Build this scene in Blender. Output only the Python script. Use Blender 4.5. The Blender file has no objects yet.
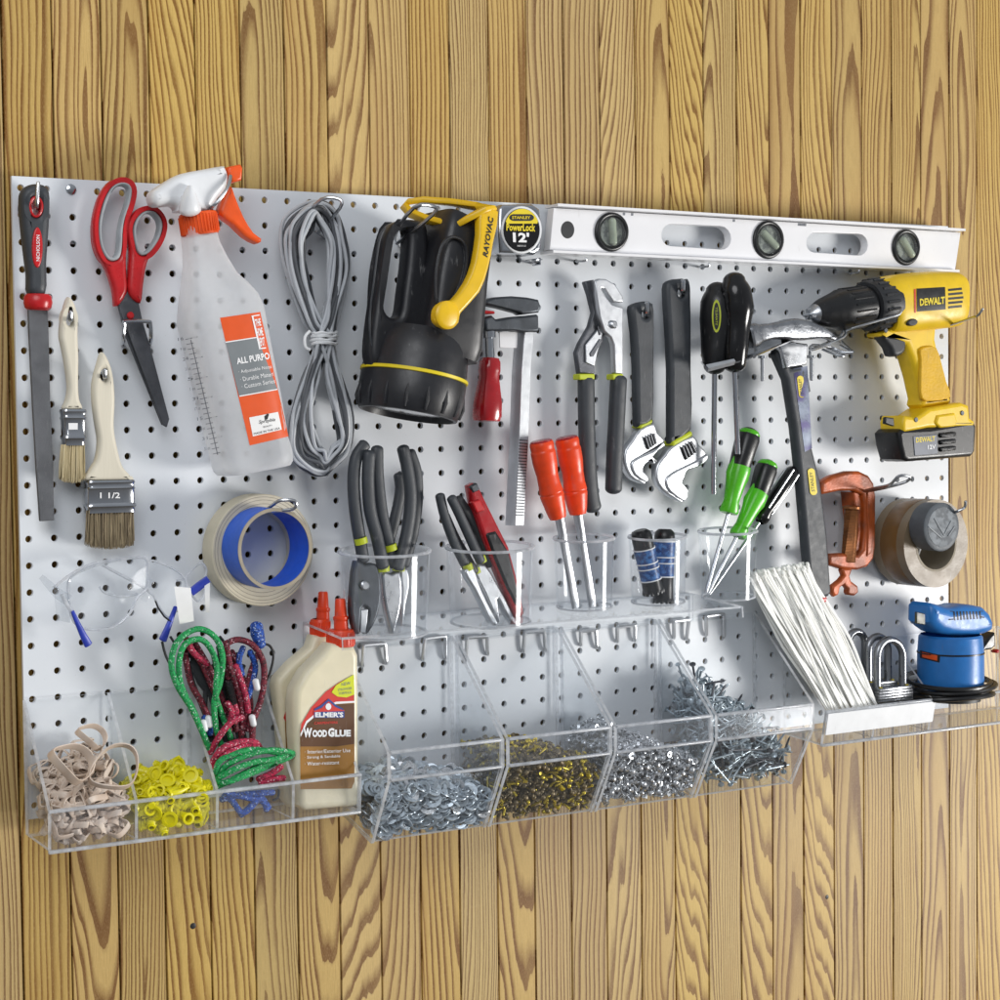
import bpy, bmesh, math, random
from mathutils import Vector, Matrix
from mathutils.bvhtree import BVHTree
from mathutils.geometry import tessellate_polygon
rnd = random.Random(7)
SC = bpy.context.scene
COL = SC.collection
S = 0.0254            # the scene is measured in inches and linked in metres
V = Vector

# ------------------------------------------------------------------ camera
FOC, PPX, PPY = 1710.399, 300.0, 500.0
CAM = V((-19.1166, -61.3173, -9.5927))
RX, RD, RF = V((0.89225, -0.45124, -0.01643)), V((-0.03317, -0.02923, -0.99902)), V((0.45032, 0.89192, -0.04105))
cd = bpy.data.cameras.new('camera'); cam = bpy.data.objects.new('camera', cd); COL.objects.link(cam)
m3 = Matrix((RX, -RD, -RF)).transposed().to_4x4(); m3.translation = CAM * S
cam.matrix_world = m3
cd.sensor_fit = 'HORIZONTAL'; cd.sensor_width = 36; cd.lens = FOC * 36 / 1000
cd.shift_x = (500 - PPX) / 1000; cd.shift_y = (PPY - 500) / 1000
cd.clip_start = 0.05; cd.clip_end = 50
SC.camera = cam

def ray(px, py): return (RX * ((px - PPX) / FOC) + RD * ((py - PPY) / FOC) + RF)
def P(px, py, d):            # point of the scene seen at a photo pixel, d inches in front of the pegboard
    v = ray(px, py); return CAM + v * ((-d - CAM.y) / v.y)
def Q(p):                    # and back
    c = V(p) - CAM; z = c.dot(RF); return (c.dot(RX) / z * FOC + PPX, c.dot(RD) / z * FOC + PPY)

CROPS = dict(A=(0,150,5), B=(150,150,5), C=(340,180,5), D=(520,180,4.545), E=(720,180,3.571), F=(0,330,4.348), G=(180,330,5),
 H=(340,320,5), I=(500,370,4), J=(680,380,4.167), K=(800,440,3.333), L=(320,430,4.167), M=(0,490,4.76), N=(140,480,4.167),
 O=(20,650,4.545), Q=(180,580,3.846), R=(340,600,3.846), S=(570,570,3.704), T=(730,560,3.704), U=(150,280,4.762), V=(880,590,7.143),
 W=(690,290,5.556), X=(490,190,4.762), Y=(430,290,7.143), Z=(560,270,4), a=(40,540,5.556), b=(160,615,4.878), c=(610,510,5.882),
 d=(780,450,6.25), e=(870,260,4.545), p=(0,0,1))
def k(c, *pts):
    x, y, s = CROPS[c]
    return [(x + q[0] / s, y + q[1] / s) + tuple(q[2:]) for q in pts]
def K3(c, *pts, d=None):     # pixels (with own depth as third number) to points
    return [P(q[0], q[1], q[2] if len(q) > 2 else d) for q in k(c, *pts)]

# ------------------------------------------------------------------ mesh helpers
def catmull(pts, n=6, closed=True):
    pts = [V(p) for p in pts]; out = []; N = len(pts)
    rng = range(N) if closed else range(N - 1)
    for i in rng:
        if closed: a, b, c, d = pts[i-1], pts[i], pts[(i+1) % N], pts[(i+2) % N]
        else: a, b, c, d = pts[max(i-1, 0)], pts[i], pts[i+1], pts[min(i+2, N-1)]
        for j in range(n):
            t = j / n
            out.append(0.5 * ((2*b) + (c-a)*t + (2*a-5*b+4*c-d)*t*t + (3*b-a-3*c+d)*t*t*t))
    if not closed: out.append(pts[-1])
    return out

def lerp(a, b, t): return a + (b - a) * t
def ellipse(cx, cy, rx, ry, n=24, rot=0.0):
    c, s = math.cos(rot), math.sin(rot)
    return [(cx + rx*math.cos(t)*c - ry*math.sin(t)*s, cy + rx*math.cos(t)*s + ry*math.sin(t)*c)
            for t in [2*math.pi*i/n for i in range(n)]]

class MB:
    def __init__(s): s.v = []; s.f = []; s.m = []
    def add(s, vs, fs, mi=0):
        o = len(s.v); s.v += [V(v) for v in vs]
        s.f += [tuple(i + o for i in f) for f in fs]; s.m += [mi] * len(fs); return s
    # flat plate traced on the front face, extruded away from the viewer
    def plate(s, px, d, t, bev=0.05, holes=(), n=0, mi=0, closed=True, res=2, sil=0.0):
        def loop(pts):
            q = [P(a[0], a[1], d) for a in pts]
            q = [V((a.x, a.z)) for a in q]
            return catmull(q, n) if n else q
        L = loop(px)
        if sil < 0:          # same, squeezing the whole outline towards its right edge
            x0, x1 = min(q.x for q in L), max(q.x for q in L); sh = -sil*(t - bev)*((x0+x1)/2 - CAM.x)/(-d - CAM.y)
            L = [V((x1 - (x1-q.x)*(x1-x0-sh)/(x1-x0), q.y)) for q in L]
        elif sil:            # the traced outline takes in the plate's left side: pull the left-facing edge of the front back in
            N = len(L); o = []; z0, z1 = min(q.y for q in L), max(q.y for q in L)
            for q in L:
                z = min(max(q.y, z0 + 0.04*(z1-z0)), z1 - 0.04*(z1-z0)); xs = []
                for i in range(N):
                    a, b = L[i-1], L[i]
                    if (a.y - z)*(b.y - z) <= 0 and abs(a.y - b.y) > 1e-9: xs.append(a.x + (b.x-a.x)*(z-a.y)/(b.y-a.y))
                if not xs: o.append(q); continue
                xl, xr = min(xs), max(xs); W = max(1e-3, xr - xl)
                sh = min(0.45*W, sil*(t - bev)*(q.x - CAM.x)/(-d - CAM.y))
                o.append(V((q.x + sh*min(1.0, max(0.0, (xr - q.x)/W)), q.y)))
            L = o
        return s.plate2(L, -(d - t/2), t, bev, [loop(h) for h in holes], mi, res)
    def plate2(s, loop, yc, t, bev=0.05, holes=(), mi=0, res=2):
        c = bpy.data.curves.new('tmp', 'CURVE'); c.dimensions = '2D'; c.fill_mode = 'BOTH'
        bev = min(bev, t/2 - 1e-3)
        def clean(L, hole=False):
            L = [V((q[0], q[1])) for q in L]; o = []
            for q in L:
                if not o or (q - o[-1]).length > 0.03: o.append(q)
            if len(o) > 3 and (o[0] - o[-1]).length <= 0.03: o.pop()
            for rep in range(2):                       # cut corners too sharp for the rounded edge
                r = []; N = len(o)
                for i in range(N):
                    a, b, d = o[i-1] - o[i], o[i], o[(i+1) % N] - o[i]
                    if a.length < 1e-6 or d.length < 1e-6: continue
                    if a.angle(d) < math.radians(75 if rep == 0 else 95):
                        r += [b + a * min(0.4, bev*0.8/a.length), b + d * min(0.4, bev*0.8/d.length)]
                    else: r.append(b)
                o = r
            return o
        loop = clean(loop); holes = [clean(h) for h in holes]
        c.extrude = t/2 - bev; c.bevel_depth = bev; c.bevel_resolution = res; c.offset = -bev
        for L in [loop] + list(holes):
            sp = c.splines.new('POLY'); sp.points.add(len(L) - 1); sp.use_cyclic_u = True
            for i, q in enumerate(L): sp.points[i].co = (q[0], q[1], 0, 1)
        o = bpy.data.objects.new('tmp', c); me = bpy.data.meshes.new_from_object(o)
        s.add([V((v.co.x, yc - v.co.z, v.co.y)) for v in me.vertices], [tuple(p.vertices) for p in me.polygons], mi)
        bpy.data.objects.remove(o); bpy.data.curves.remove(c); bpy.data.meshes.remove(me)
        return s
    # sweep; w/dp = radii across (in the board plane) and in depth
    def limb(s, path, w, dp=None, seg=16, ex=2.0, cap=True, mi=0, ref=V((0, 1, 0)), closed=False, twist=None):
        path = [V(p) for p in path]; N = len(path)
        if not hasattr(w, '__len__'): w = [w] * N
        dp = dp if dp is not None else w
        if not hasattr(dp, '__len__'): dp = [dp] * N
        st = [(path[i], w[i], dp[i]) for i in range(N)]
        if cap == 'round' and not closed:
            def end(a, b, wa, da):
                dr = (a - b).normalized(); r = min(wa, da); o = []
                for q in (0.35, 0.7, 0.92, 1.0):
                    f = math.sqrt(max(0.0, 1 - q*q)); f = max(f, 0.06)
                    o.append((a + dr * r * q * 0.8, wa * f, da * f))
                return o
            st = list(reversed(end(path[0], path[1], w[0], dp[0]))) + st + end(path[-1], path[-2], w[-1], dp[-1])
        rings = []; M = len(st); prev = None; tl = None
        for i in range(M):
            a = st[i-1][0] if (i > 0 or closed) else st[i][0]; b = st[(i+1) % M][0] if (i < M-1 or closed) else st[i][0]
            t = (b - a)
            t = t.normalized() if t.length > 1e-9 else tl
            tl = t
            if ref is None:
                if prev is None:
                    u = t.orthogonal().normalized()
                else:
                    u = prev - t * prev.dot(t); u = u.normalized() if u.length > 1e-6 else t.orthogonal().normalized()
                prev = u; sd = u
            else:
                sd = t.cross(ref)
                sd = sd.normalized() if sd.length > 1e-4 else (prev or t.orthogonal().normalized())
                prev = sd
            dv = sd.cross(t).normalized(); c, ww, dd = st[i]; r = []
            for j in range(seg):
                an = 2*math.pi*(j + 0.5)/seg; ca, sa = math.cos(an), math.sin(an)
                x = math.copysign(abs(ca)**(2/ex), ca); y = math.copysign(abs(sa)**(2/ex), sa)
                r.append(c + sd * (x*ww) + dv * (y*dd))
            rings.append(r)
        vs = [q for r in rings for q in r]; fs = []
        for i in range(M if closed else M-1):
            for j in range(seg):
                i2 = (i+1) % M; j2 = (j+1) % seg
                fs.append((i*seg + j, i*seg + j2, i2*seg + j2, i2*seg + j))
        if not closed and cap:
            fs.append(tuple(reversed(range(seg)))); fs.append(tuple((M-1)*seg + j for j in range(seg)))
        return s.add(vs, fs, mi)
    def tube(s, path, r, seg=8, closed=False, n=0, mi=0, cap=True):
        if n: path = catmull(path, n, closed)
        return s.limb(path, r, None, seg, 2.0, cap, mi, None, closed)
    def lathe(s, prof, org, ax, seg=32, mi=0, closed=False, a0=0.0, a1=2*math.pi):
        ax = V(ax).normalized(); u = ax.orthogonal().normalized(); w = ax.cross(u); org = V(org)
        full = abs(a1 - a0 - 2*math.pi) < 1e-6; vs = []; n = seg if full else seg + 1
        for r, h in prof:
            for j in range(n):
                an = a0 + (a1-a0)*j/seg
                vs.append(org + ax*h + (u*math.cos(an) + w*math.sin(an))*max(r, 1e-4))
        fs = []; m = len(prof)
        for i in range(m if closed else m-1):
            for j in range(seg):
                j2 = (j+1) % n; i2 = (i+1) % m
                fs.append((i*n+j, i*n+j2, i2*n+j2, i2*n+j))
        return s.add(vs, fs, mi)
    def box(s, c, sz, rot=None, mi=0, bev=0.0):
        c = V(c); x, y, z = [a/2 for a in sz]
        if bev:
            bm = bmesh.new(); bmesh.ops.create_cube(bm, size=1)
            for v in bm.verts: v.co = V((v.co.x*sz[0], v.co.y*sz[1], v.co.z*sz[2]))
            bmesh.ops.bevel(bm, geom=bm.edges[:], offset=bev, segments=2, affect='EDGES', profile=0.5)
            bm.verts.index_update(); vs = [v.co.copy() for v in bm.verts]; fs = [tuple(v.index for v in f.verts) for f in bm.faces]; bm.free()
        else:
            vs = [V((a*x, b*y, d*z)) for a in (-1, 1) for b in (-1, 1) for d in (-1, 1)]
            fs = [(0,1,3,2),(4,6,7,5),(0,4,5,1),(2,3,7,6),(0,2,6,4),(1,5,7,3)]
        if rot: vs = [rot @ v for v in vs]
        return s.add([v + c for v in vs], fs, mi)
    def prism(s, A, B, mi=0, mside=None):      # two matching polygons joined
        n = len(A); fs = [tuple(range(n)), tuple(reversed(range(n, 2*n)))]
        sd = [(i, i+n, (i+1) % n + n, (i+1) % n) for i in range(n)]
        o = len(s.v); s.v += [V(q) for q in A] + [V(q) for q in B]
        for f in fs: s.f.append(tuple(i+o for i in f)); s.m.append(mi)
        for f in sd: s.f.append(tuple(i+o for i in f)); s.m.append(mi if mside is None else mside)
        return s
    def slab(s, A, t, mi=0, mside=None):       # polygon thickened along its normal
        A = [V(a) for a in A]; nrm = (A[1]-A[0]).cross(A[2]-A[0]).normalized() * t/2
        return s.prism([a + nrm for a in A], [a - nrm for a in A], mi, mside)
    def bvh(s): return BVHTree.FromPolygons([tuple(v) for v in s.v], s.f)
    # sheet or text laid on a surface (bvh) or at constant depth; quad = bl, br, tr, tl in photo pixels
    def lay(s, quad, uv, faces, bv=None, d=None, off=0.012, mi=0, ext=0.0):
        bl, br, tr, tl = [V(q[:2]) for q in quad]; vs = []
        for u, w in uv:
            q = lerp(lerp(bl, br, u), lerp(tl, tr, u), w); p = None
            if bv is not None:
                r = ray(*q).normalized(); h = bv.ray_cast(CAM, r)
                if h[0] is not None: p = h[0] - r * off
            if p is None:
                if d is None: d = -(vs[-1].y) if vs else 1.0
                p = P(q.x, q.y, d)
            vs.append(p)
        return s.add(vs, faces, mi)
    def decal(s, quad, bv=None, d=None, n=10, m=10, off=0.012, mi=0):
        uv = [(i/n, j/m) for j in range(m+1) for i in range(n+1)]
        fs = [(j*(n+1)+i, j*(n+1)+i+1, (j+1)*(n+1)+i+1, (j+1)*(n+1)+i) for j in range(m) for i in range(n)]
        return s.lay(quad, uv, fs, bv, d, off, mi)
    def text(s, st, quad, bv=None, d=None, off=0.024, mi=0, bold=0.0, shear=0.0):
        c = bpy.data.curves.new('tmp', 'FONT'); c.body = st; c.offset = bold; c.shear = shear; c.resolution_u = 2
        o = bpy.data.objects.new('tmp', c); me = bpy.data.meshes.new_from_object(o)
        xs = [v.co.x for v in me.vertices]; ys = [v.co.y for v in me.vertices]
        if not xs: return s
        x0, x1, y0, y1 = min(xs), max(xs), min(ys), max(ys)
        uv = [((v.co.x-x0)/(x1-x0), (v.co.y-y0)/(y1-y0)) for v in me.vertices]
        s.lay(quad, uv, [tuple(p.vertices) for p in me.polygons], bv, d, off, mi)
        bpy.data.objects.remove(o); bpy.data.curves.remove(c); bpy.data.meshes.remove(me); return s
    def poly_decal(s, pts, bv=None, d=None, off=0.012, mi=0, n=0):
        if n: pts = [tuple(q) for q in catmull([V(q) for q in pts], n)]
        tri = tessellate_polygon([[V((q[0], q[1], 0)) for q in pts]])
        vs = []
        for q in pts:
            p = None
            if bv is not None:
                r = ray(q[0], q[1]).normalized(); h = bv.ray_cast(CAM, r)
                if h[0] is not None: p = h[0] - r*off
            if p is None: p = P(q[0], q[1], d if d else (-vs[-1].y if vs else 1))
            vs.append(p)
        fs = []
        for t in tri:
            a, b, c = [vs[i] for i in t]
            fs.append(tuple(t) if (b-a).cross(c-a).dot(CAM-a) > 0 else tuple(reversed(t)))
        return s.add(vs, fs, mi)
    def xform(s, M): s.v = [M @ v for v in s.v]; return s
    def mesh(s, name, mats, org=V((0,0,0)), ang=38):
        me = bpy.data.meshes.new(name); me.from_pydata([tuple((v - org) * S) for v in s.v], [], s.f)
        for m in (mats if isinstance(mats, (list, tuple)) else [mats]): me.materials.append(m)
        me.polygons.foreach_set('material_index', s.m); me.polygons.foreach_set('use_smooth', [True]*len(s.f))
        bm = bmesh.new(); bm.from_mesh(me); bmesh.ops.recalc_face_normals(bm, faces=bm.faces[:]); bm.to_mesh(me); bm.free()
        me.set_sharp_from_angle(angle=math.radians(ang)); me.update(); return me
    def build(s, name, mats, parent=None, org=None, ang=38, label=None):
        if parent is not None:
            q = parent; org = V((0,0,0))
            while q is not None: org = org + V(q.location) / S; q = q.parent
        elif org is None:
            org = sum(s.v, V((0,0,0))) / max(1, len(s.v))
        o = bpy.data.objects.new(name, s.mesh(name, mats, org, ang)); COL.objects.link(o)
        if parent is not None: o.parent = parent
        else: o.location = org * S
        if label: o['label'] = label
        return o

def tag(o, label, cat, group=None, kind=None):
    if label: o['label'] = label
    if cat: o['category'] = cat
    if group: o['group'] = group
    if kind: o['kind'] = kind
    return o
def thing(name, label, cat, at, group=None):
    o = bpy.data.objects.new(name, None); COL.objects.link(o); o.location = V(at) * S
    o.empty_display_size = 0.01
    return tag(o, label, cat, group)
def dup(o, loc, rot=None, label=None, scale=None):
    c = o.copy(); COL.objects.link(c); c.location = V(loc) * S
    if rot is not None: c.rotation_mode = 'QUATERNION'; c.rotation_quaternion = rot
    if label: c['label'] = label
    if scale: c.scale = scale
    for ch in o.children:
        h = ch.copy(); COL.objects.link(h); h.parent = c
    return c

# ------------------------------------------------------------------ materials
def lin(c):
    if isinstance(c, str): c = [int(c[i:i+2], 16)/255 for i in (0, 2, 4)]
    return tuple((x/12.92 if x <= 0.04045 else ((x+0.055)/1.055)**2.4) for x in c) + (1,)
class NT:
    def __init__(s, m): s.t = m.node_tree; s.n = s.t.nodes; s.l = s.t.links
    def new(s, ty, **kw):
        n = s.n.new(ty)
        for a, b in kw.items(): setattr(n, a, b)
        return n
    def link(s, a, b): s.l.new(a, b)
    def inp(s, sock, v):
        if hasattr(v, 'is_output') or isinstance(v, bpy.types.NodeSocket): s.l.new(v, sock)
        else: sock.default_value = v
    def math(s, op, a, b=None, c=None, clamp=False):
        n = s.new('ShaderNodeMath', operation=op, use_clamp=clamp)
        s.inp(n.inputs[0], a)
        if b is not None: s.inp(n.inputs[1], b)
        if c is not None: s.inp(n.inputs[2], c)
        return n.outputs[0]
    def mix(s, f, a, b, blend='MIX'):
        n = s.new('ShaderNodeMix', data_type='RGBA', blend_type=blend)
        s.inp(n.inputs[0], f); s.inp(n.inputs[6], a); s.inp(n.inputs[7], b); return n.outputs[2]
    def noise(s, vec, scale, detail=3.0, rough=0.5, dim='3D'):
        n = s.new('ShaderNodeTexNoise', noise_dimensions=dim)
        if dim != '1D': s.inp(n.inputs['Vector'], vec)
        n.inputs['Scale'].default_value = scale; n.inputs['Detail'].default_value = detail; n.inputs['Roughness'].default_value = rough
        return n.outputs[0]
    def ramp(s, v, stops):
        n = s.new('ShaderNodeValToRGB'); e = n.color_ramp.elements
        e[0].position, e[0].color = stops[0]; e[1].position, e[1].color = stops[-1]
        for p, c in stops[1:-1]:
            q = e.new(p); q.color = c
        s.inp(n.inputs[0], v); return n.outputs[0]
    def comb(s, x, y, z):
        n = s.new('ShaderNodeCombineXYZ'); s.inp(n.inputs[0], x); s.inp(n.inputs[1], y); s.inp(n.inputs[2], z); return n.outputs[0]
def newmat(name):
    m = bpy.data.materials.new(name); m.use_nodes = True; m.node_tree.nodes.clear(); return m, NT(m)
def pbr(name, col, rough=0.45, metal=0.0, var=0.10, scale=60, bump=0.0, bscale=400, stretch=None, rvar=0.12, spec=0.5, coat=0.0, sss=0.0, trans=0.0, col2=None, cscale=None, wear=0.45):
    m, t = newmat(name); b = t.new('ShaderNodeBsdfPrincipled'); o = t.new('ShaderNodeOutputMaterial'); t.link(b.outputs[0], o.inputs[0])
    tc = t.new('ShaderNodeTexCoord').outputs['Object']
    if stretch:
        mp = t.new('ShaderNodeMapping'); mp.inputs['Scale'].default_value = stretch; t.link(tc, mp.inputs[0]); tv = mp.outputs[0]
    else: tv = tc
    n1 = t.noise(tv, scale, 4)
    c = lin(col); dk = tuple(x*(1-var*1.6) for x in c[:3]) + (1,); lt = tuple(min(1, x*(1+var)) for x in c[:3]) + (1,)
    colr = t.ramp(n1, [(0.3, dk), (0.7, lt)])
    if col2: colr = t.mix(t.ramp(t.noise(tv, cscale or scale*0.4, 3), [(0.45, (0,0,0,1)), (0.6, (1,1,1,1))]), colr, lin(col2))
    if not name.endswith('_ink') and wear:
        mpw = t.new('ShaderNodeMapping'); mpw.inputs['Scale'].default_value = (1, 1, 0.22); mpw.inputs['Rotation'].default_value = (0.2, 0.45, 0); t.link(tc, mpw.inputs[0])
        wk = t.ramp(t.noise(mpw.outputs[0], 240, 3, 0.6), [(0.62, (0,0,0,1)), (0.72, (1,1,1,1))])
        wz = t.ramp(t.noise(tc, 45, 3), [(0.46, (0,0,0,1)), (0.68, (1,1,1,1))])
        g = sum(c[:3])/3; tgt = tuple(lerp(x, 0.42 if g < 0.2 else g*0.55, 0.6) for x in c[:3]) + (1,)
        colr = t.mix(t.math('MULTIPLY', t.math('MULTIPLY', wk, wz), wear), colr, tgt)
    t.link(colr, b.inputs['Base Color'])
    n2 = t.noise(tc, scale*2.3, 3)
    t.link(t.math('MULTIPLY_ADD', n2, rvar*2, rough - rvar, clamp=True), b.inputs['Roughness'])
    b.inputs['Metallic'].default_value = metal; b.inputs['Specular IOR Level'].default_value = spec
    b.inputs['Coat Weight'].default_value = coat; b.inputs['Coat Roughness'].default_value = 0.1
    b.inputs['Transmission Weight'].default_value = trans
    if sss:
        b.inputs['Subsurface Weight'].default_value = sss; b.inputs['Subsurface Radius'].default_value = (0.01, 0.01, 0.01); b.inputs['Subsurface Scale'].default_value = 0.5
    if bump:
        bp = t.new('ShaderNodeBump'); bp.inputs['Strength'].default_value = bump; bp.inputs['Distance'].default_value = 0.0008
        t.link(t.noise(tv, bscale, 3), bp.inputs['Height']); t.link(bp.outputs[0], b.inputs['Normal'])
    return m
def clear(name, tint=(0.985, 0.99, 0.99), rough=0.03, gloss=1.0, haze=0.0, ior=1.49):
    m, t = newmat(name); o = t.new('ShaderNodeOutputMaterial')
    tr = t.new('ShaderNodeBsdfTransparent'); tr.inputs[0].default_value = tuple(tint) + (1,)
    g = t.new('ShaderNodeBsdfGlossy'); g.inputs['Roughness'].default_value = rough; g.inputs[0].default_value = (0.95, 0.97, 1, 1)
    fr = t.new('ShaderNodeFresnel'); fr.inputs[0].default_value = ior
    geo = t.new('ShaderNodeNewGeometry')
    # both faces of a thin sheet reflect as from outside
    f = t.math('MULTIPLY', fr.outputs[0], gloss)
    f = t.math('MULTIPLY', f, t.math('SUBTRACT', 1.0, geo.outputs['Backfacing']))
    mx = t.new('ShaderNodeMixShader'); t.link(f, mx.inputs[0]); t.link(tr.outputs[0], mx.inputs[1]); t.link(g.outputs[0], mx.inputs[2])
    out = mx.outputs[0]
    if haze:
        d = t.new('ShaderNodeBsdfDiffuse'); d.inputs[0].default_value = (0.85, 0.87, 0.9, 1)
        tl = t.new('ShaderNodeBsdfTranslucent'); tl.inputs[0].default_value = (0.85, 0.87, 0.9, 1)
        a = t.new('ShaderNodeAddShader'); a = t.new('ShaderNodeMixShader'); t.link(d.outputs[0], a.inputs[1]); t.link(tl.outputs[0], a.inputs[2])
        n = t.noise(t.new('ShaderNodeTexCoord').outputs['Object'], 90, 4)
        hz = t.math('MULTIPLY', n, haze*2)
        m2 = t.new('ShaderNodeMixShader'); t.link(hz, m2.inputs[0]); t.link(out, m2.inputs[1]); t.link(a.outputs[0], m2.inputs[2]); out = m2.outputs[0]
    t.link(out, o.inputs[0]); return m

M = {}
M['acrylic'] = clear('acrylic', (0.975, 0.982, 0.988), rough=0.06, haze=0.024, gloss=1.0)
M['acrylic_lip'] = clear('acrylic_lip', (0.97, 0.975, 0.985), rough=0.12, haze=0.055, gloss=0.4)
M['acrylic_edge'] = clear('acrylic_edge', (0.82, 0.84, 0.86), rough=0.2, gloss=1.6, haze=0.72)
M['acrylic_back'] = clear('acrylic_back', (0.985, 0.988, 0.99), rough=0.3, gloss=0.25, haze=0.01)
M['cup_plastic'] = clear('cup_plastic', (0.975, 0.98, 0.985), rough=0.10, haze=0.026, gloss=0.8)
M['lens_edge'] = clear('lens_edge', (0.85, 0.87, 0.9), rough=0.1, gloss=2.5, haze=0.55)
M['lens'] = clear('lens', (0.925, 0.935, 0.945), rough=0.12, gloss=0.25, haze=0.05)
def board_mat():
    m, t = newmat('board'); b = t.new('ShaderNodeBsdfPrincipled'); o = t.new('ShaderNodeOutputMaterial'); t.link(b.outputs[0], o.inputs[0])
    tc = t.new('ShaderNodeTexCoord').outputs['Object']
    c = t.mix(t.ramp(t.noise(tc, 5, 5, 0.6), [(0.3, (0,0,0,1)), (0.75, (1,1,1,1))]), lin((0.905, 0.922, 0.940)), lin((0.872, 0.890, 0.910)))
    mp = t.new('ShaderNodeMapping'); mp.inputs['Scale'].default_value = (1, 1, 0.16); mp.inputs['Rotation'].default_value = (0, 0.5, 0); t.link(tc, mp.inputs[0])
    sc = t.ramp(t.noise(mp.outputs[0], 130, 4, 0.65), [(0.66, (0,0,0,1)), (0.76, (1,1,1,1))])
    msk = t.ramp(t.noise(tc, 11, 3), [(0.5, (0,0,0,1)), (0.7, (1,1,1,1))])
    c = t.mix(t.math('MULTIPLY', t.math('MULTIPLY', sc, msk), 0.35), c, lin((0.70, 0.71, 0.73)))
    c = t.mix(t.math('MULTIPLY', t.ramp(t.noise(tc, 420, 2), [(0.72, (0,0,0,1)), (0.78, (1,1,1,1))]), 0.4), c, lin((0.62, 0.62, 0.63)))
    t.link(c, b.inputs['Base Color'])
    t.link(t.math('MULTIPLY_ADD', t.noise(tc, 14, 4), 0.2, 0.28), b.inputs['Roughness'])
    bp = t.new('ShaderNodeBump'); bp.inputs['Strength'].default_value = 0.07; bp.inputs['Distance'].default_value = 0.0008
    t.link(t.noise(tc, 700, 2), bp.inputs['Height']); t.link(bp.outputs[0], b.inputs['Normal']); return m
M['board'] = board_mat()
M['dark_rubber'] = pbr('dark_rubber', '2c2e31', 0.5, bump=0.15, bscale=700)
M['grey_rubber'] = pbr('grey_rubber', '3b3f44', 0.48, bump=0.15, bscale=800)
M['black_plastic'] = pbr('black_plastic', '17181a', 0.33, bump=0.08, bscale=900)
M['black_gloss'] = pbr('black_gloss', '121214', 0.18, rvar=0.06)
M['lantern_black'] = pbr('lantern_black', '212226', 0.38, bump=0.12, bscale=1200)
M['red_plastic'] = pbr('red_plastic', 'c41f24', 0.3)
M['red_paint'] = pbr('red_paint', 'a8131c', 0.25, coat=0.4)
M['orange_plastic'] = pbr('orange_plastic', 'ee5a1c', 0.36, sss=0.05)
M['red_orange'] = pbr('red_orange', 'f04a1c', 0.34, sss=0.05)
M['grey_soft'] = pbr('grey_soft', 'a9adb0', 0.5)
M['steel'] = pbr('steel', 'b9bcc0', 0.3, 1.0, 0.1, 40, bump=0.1, bscale=900, rvar=0.1)
M['chrome'] = pbr('chrome', 'b9bcc1', 0.16, 1.0, 0.05, 40, rvar=0.05)
M['bright_steel'] = pbr('bright_steel', 'd0d3d7', 0.36, 0.9, 0.06, 60, bump=0.08, bscale=800, rvar=0.1)
M['dark_steel'] = pbr('dark_steel', '606267', 0.42, 0.8, 0.15, 80, bump=0.35, bscale=1500)
M['file_steel'] = pbr('file_steel', '6a6c70', 0.55, 0.55, 0.12, 60, bump=0.8, bscale=2600)
M['gunmetal'] = pbr('gunmetal', '4c5055', 0.4, 0.75, 0.15, 60, bump=0.2, bscale=900)
M['wood_handle'] = pbr('wood_handle', 'ddd6c3', 0.5, 0, 0.08, 30, bump=0.15, bscale=500, stretch=(1, 1, 0.12))
M['white_plastic'] = pbr('white_plastic', 'eceef0', 0.35, 0, 0.03)
M['white_paint'] = pbr('white_paint', 'f1f1f3', 0.3, 0, 0.025, 14, rvar=0.05)
M['white_card'] = pbr('white_card', 'f4f4f2', 0.6, 0, 0.03)
M['label_orange'] = pbr('label_orange', 'e85a20', 0.4, 0, 0.03)
M['label_grey'] = pbr('label_grey', '7f8588', 0.4, 0, 0.03)
M['white_ink'] = pbr('white_ink', 'f5f5f5', 0.5, 0, 0.02)
M['black_ink'] = pbr('black_ink', '17181a', 0.5, 0, 0.02)
M['grey_ink'] = pbr('grey_ink', '83878f', 0.6, 0, 0.2, 300)
M['yellow'] = pbr('yellow', 'edc01c', 0.34, 0, 0.05, bump=0.05, bscale=900)
M['drill_yellow'] = pbr('drill_yellow', 'efc81e', 0.4, 0, 0.05, bump=0.12, bscale=1300)
M['yellow_ink'] = pbr('yellow_ink', 'ecd41e', 0.45, 0, 0.03)
M['lime'] = pbr('lime', 'c3cf2a', 0.45, 0, 0.05)
M['green_plastic'] = pbr('green_plastic', '58c322', 0.28, 0, 0.06, sss=0.08)
M['blue_plastic'] = pbr('blue_plastic', '2a78c4', 0.36, 0, 0.06, bump=0.06, bscale=900)
M['dark_blue'] = pbr('dark_blue', '2b3fae', 0.4, 0, 0.08)
M['orange_iron'] = pbr('orange_iron', 'b5541e', 0.42, 0.1, 0.14, 60, bump=0.3, bscale=420, col2='86401c', cscale=40)
M['copper_screw'] = pbr('copper_screw', '8d5a34', 0.4, 0.7, 0.2, 80, bump=0.2)
M['cord_grey'] = pbr('cord_grey', 'bcc0c5', 0.4, 0, 0.08, 40)
M['cord_dark'] = pbr('cord_dark', '55585d', 0.4, 0, 0.1, 40)
M['masking'] = pbr('masking', 'd6cdb4', 0.6, 0, 0.05, 60, bump=0.25, bscale=700)
M['blue_tape'] = pbr('blue_tape', '2c66d8', 0.5, 0, 0.08, 60, bump=0.2, bscale=700)
M['cardboard'] = pbr('cardboard', 'a49a88', 0.75, 0, 0.08, 60, bump=0.2)
M['pack_tape'] = pbr('pack_tape', '7c5b35', 0.25, 0, 0.06, 30, col2='6c5338', cscale=25, rvar=0.05)
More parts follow.
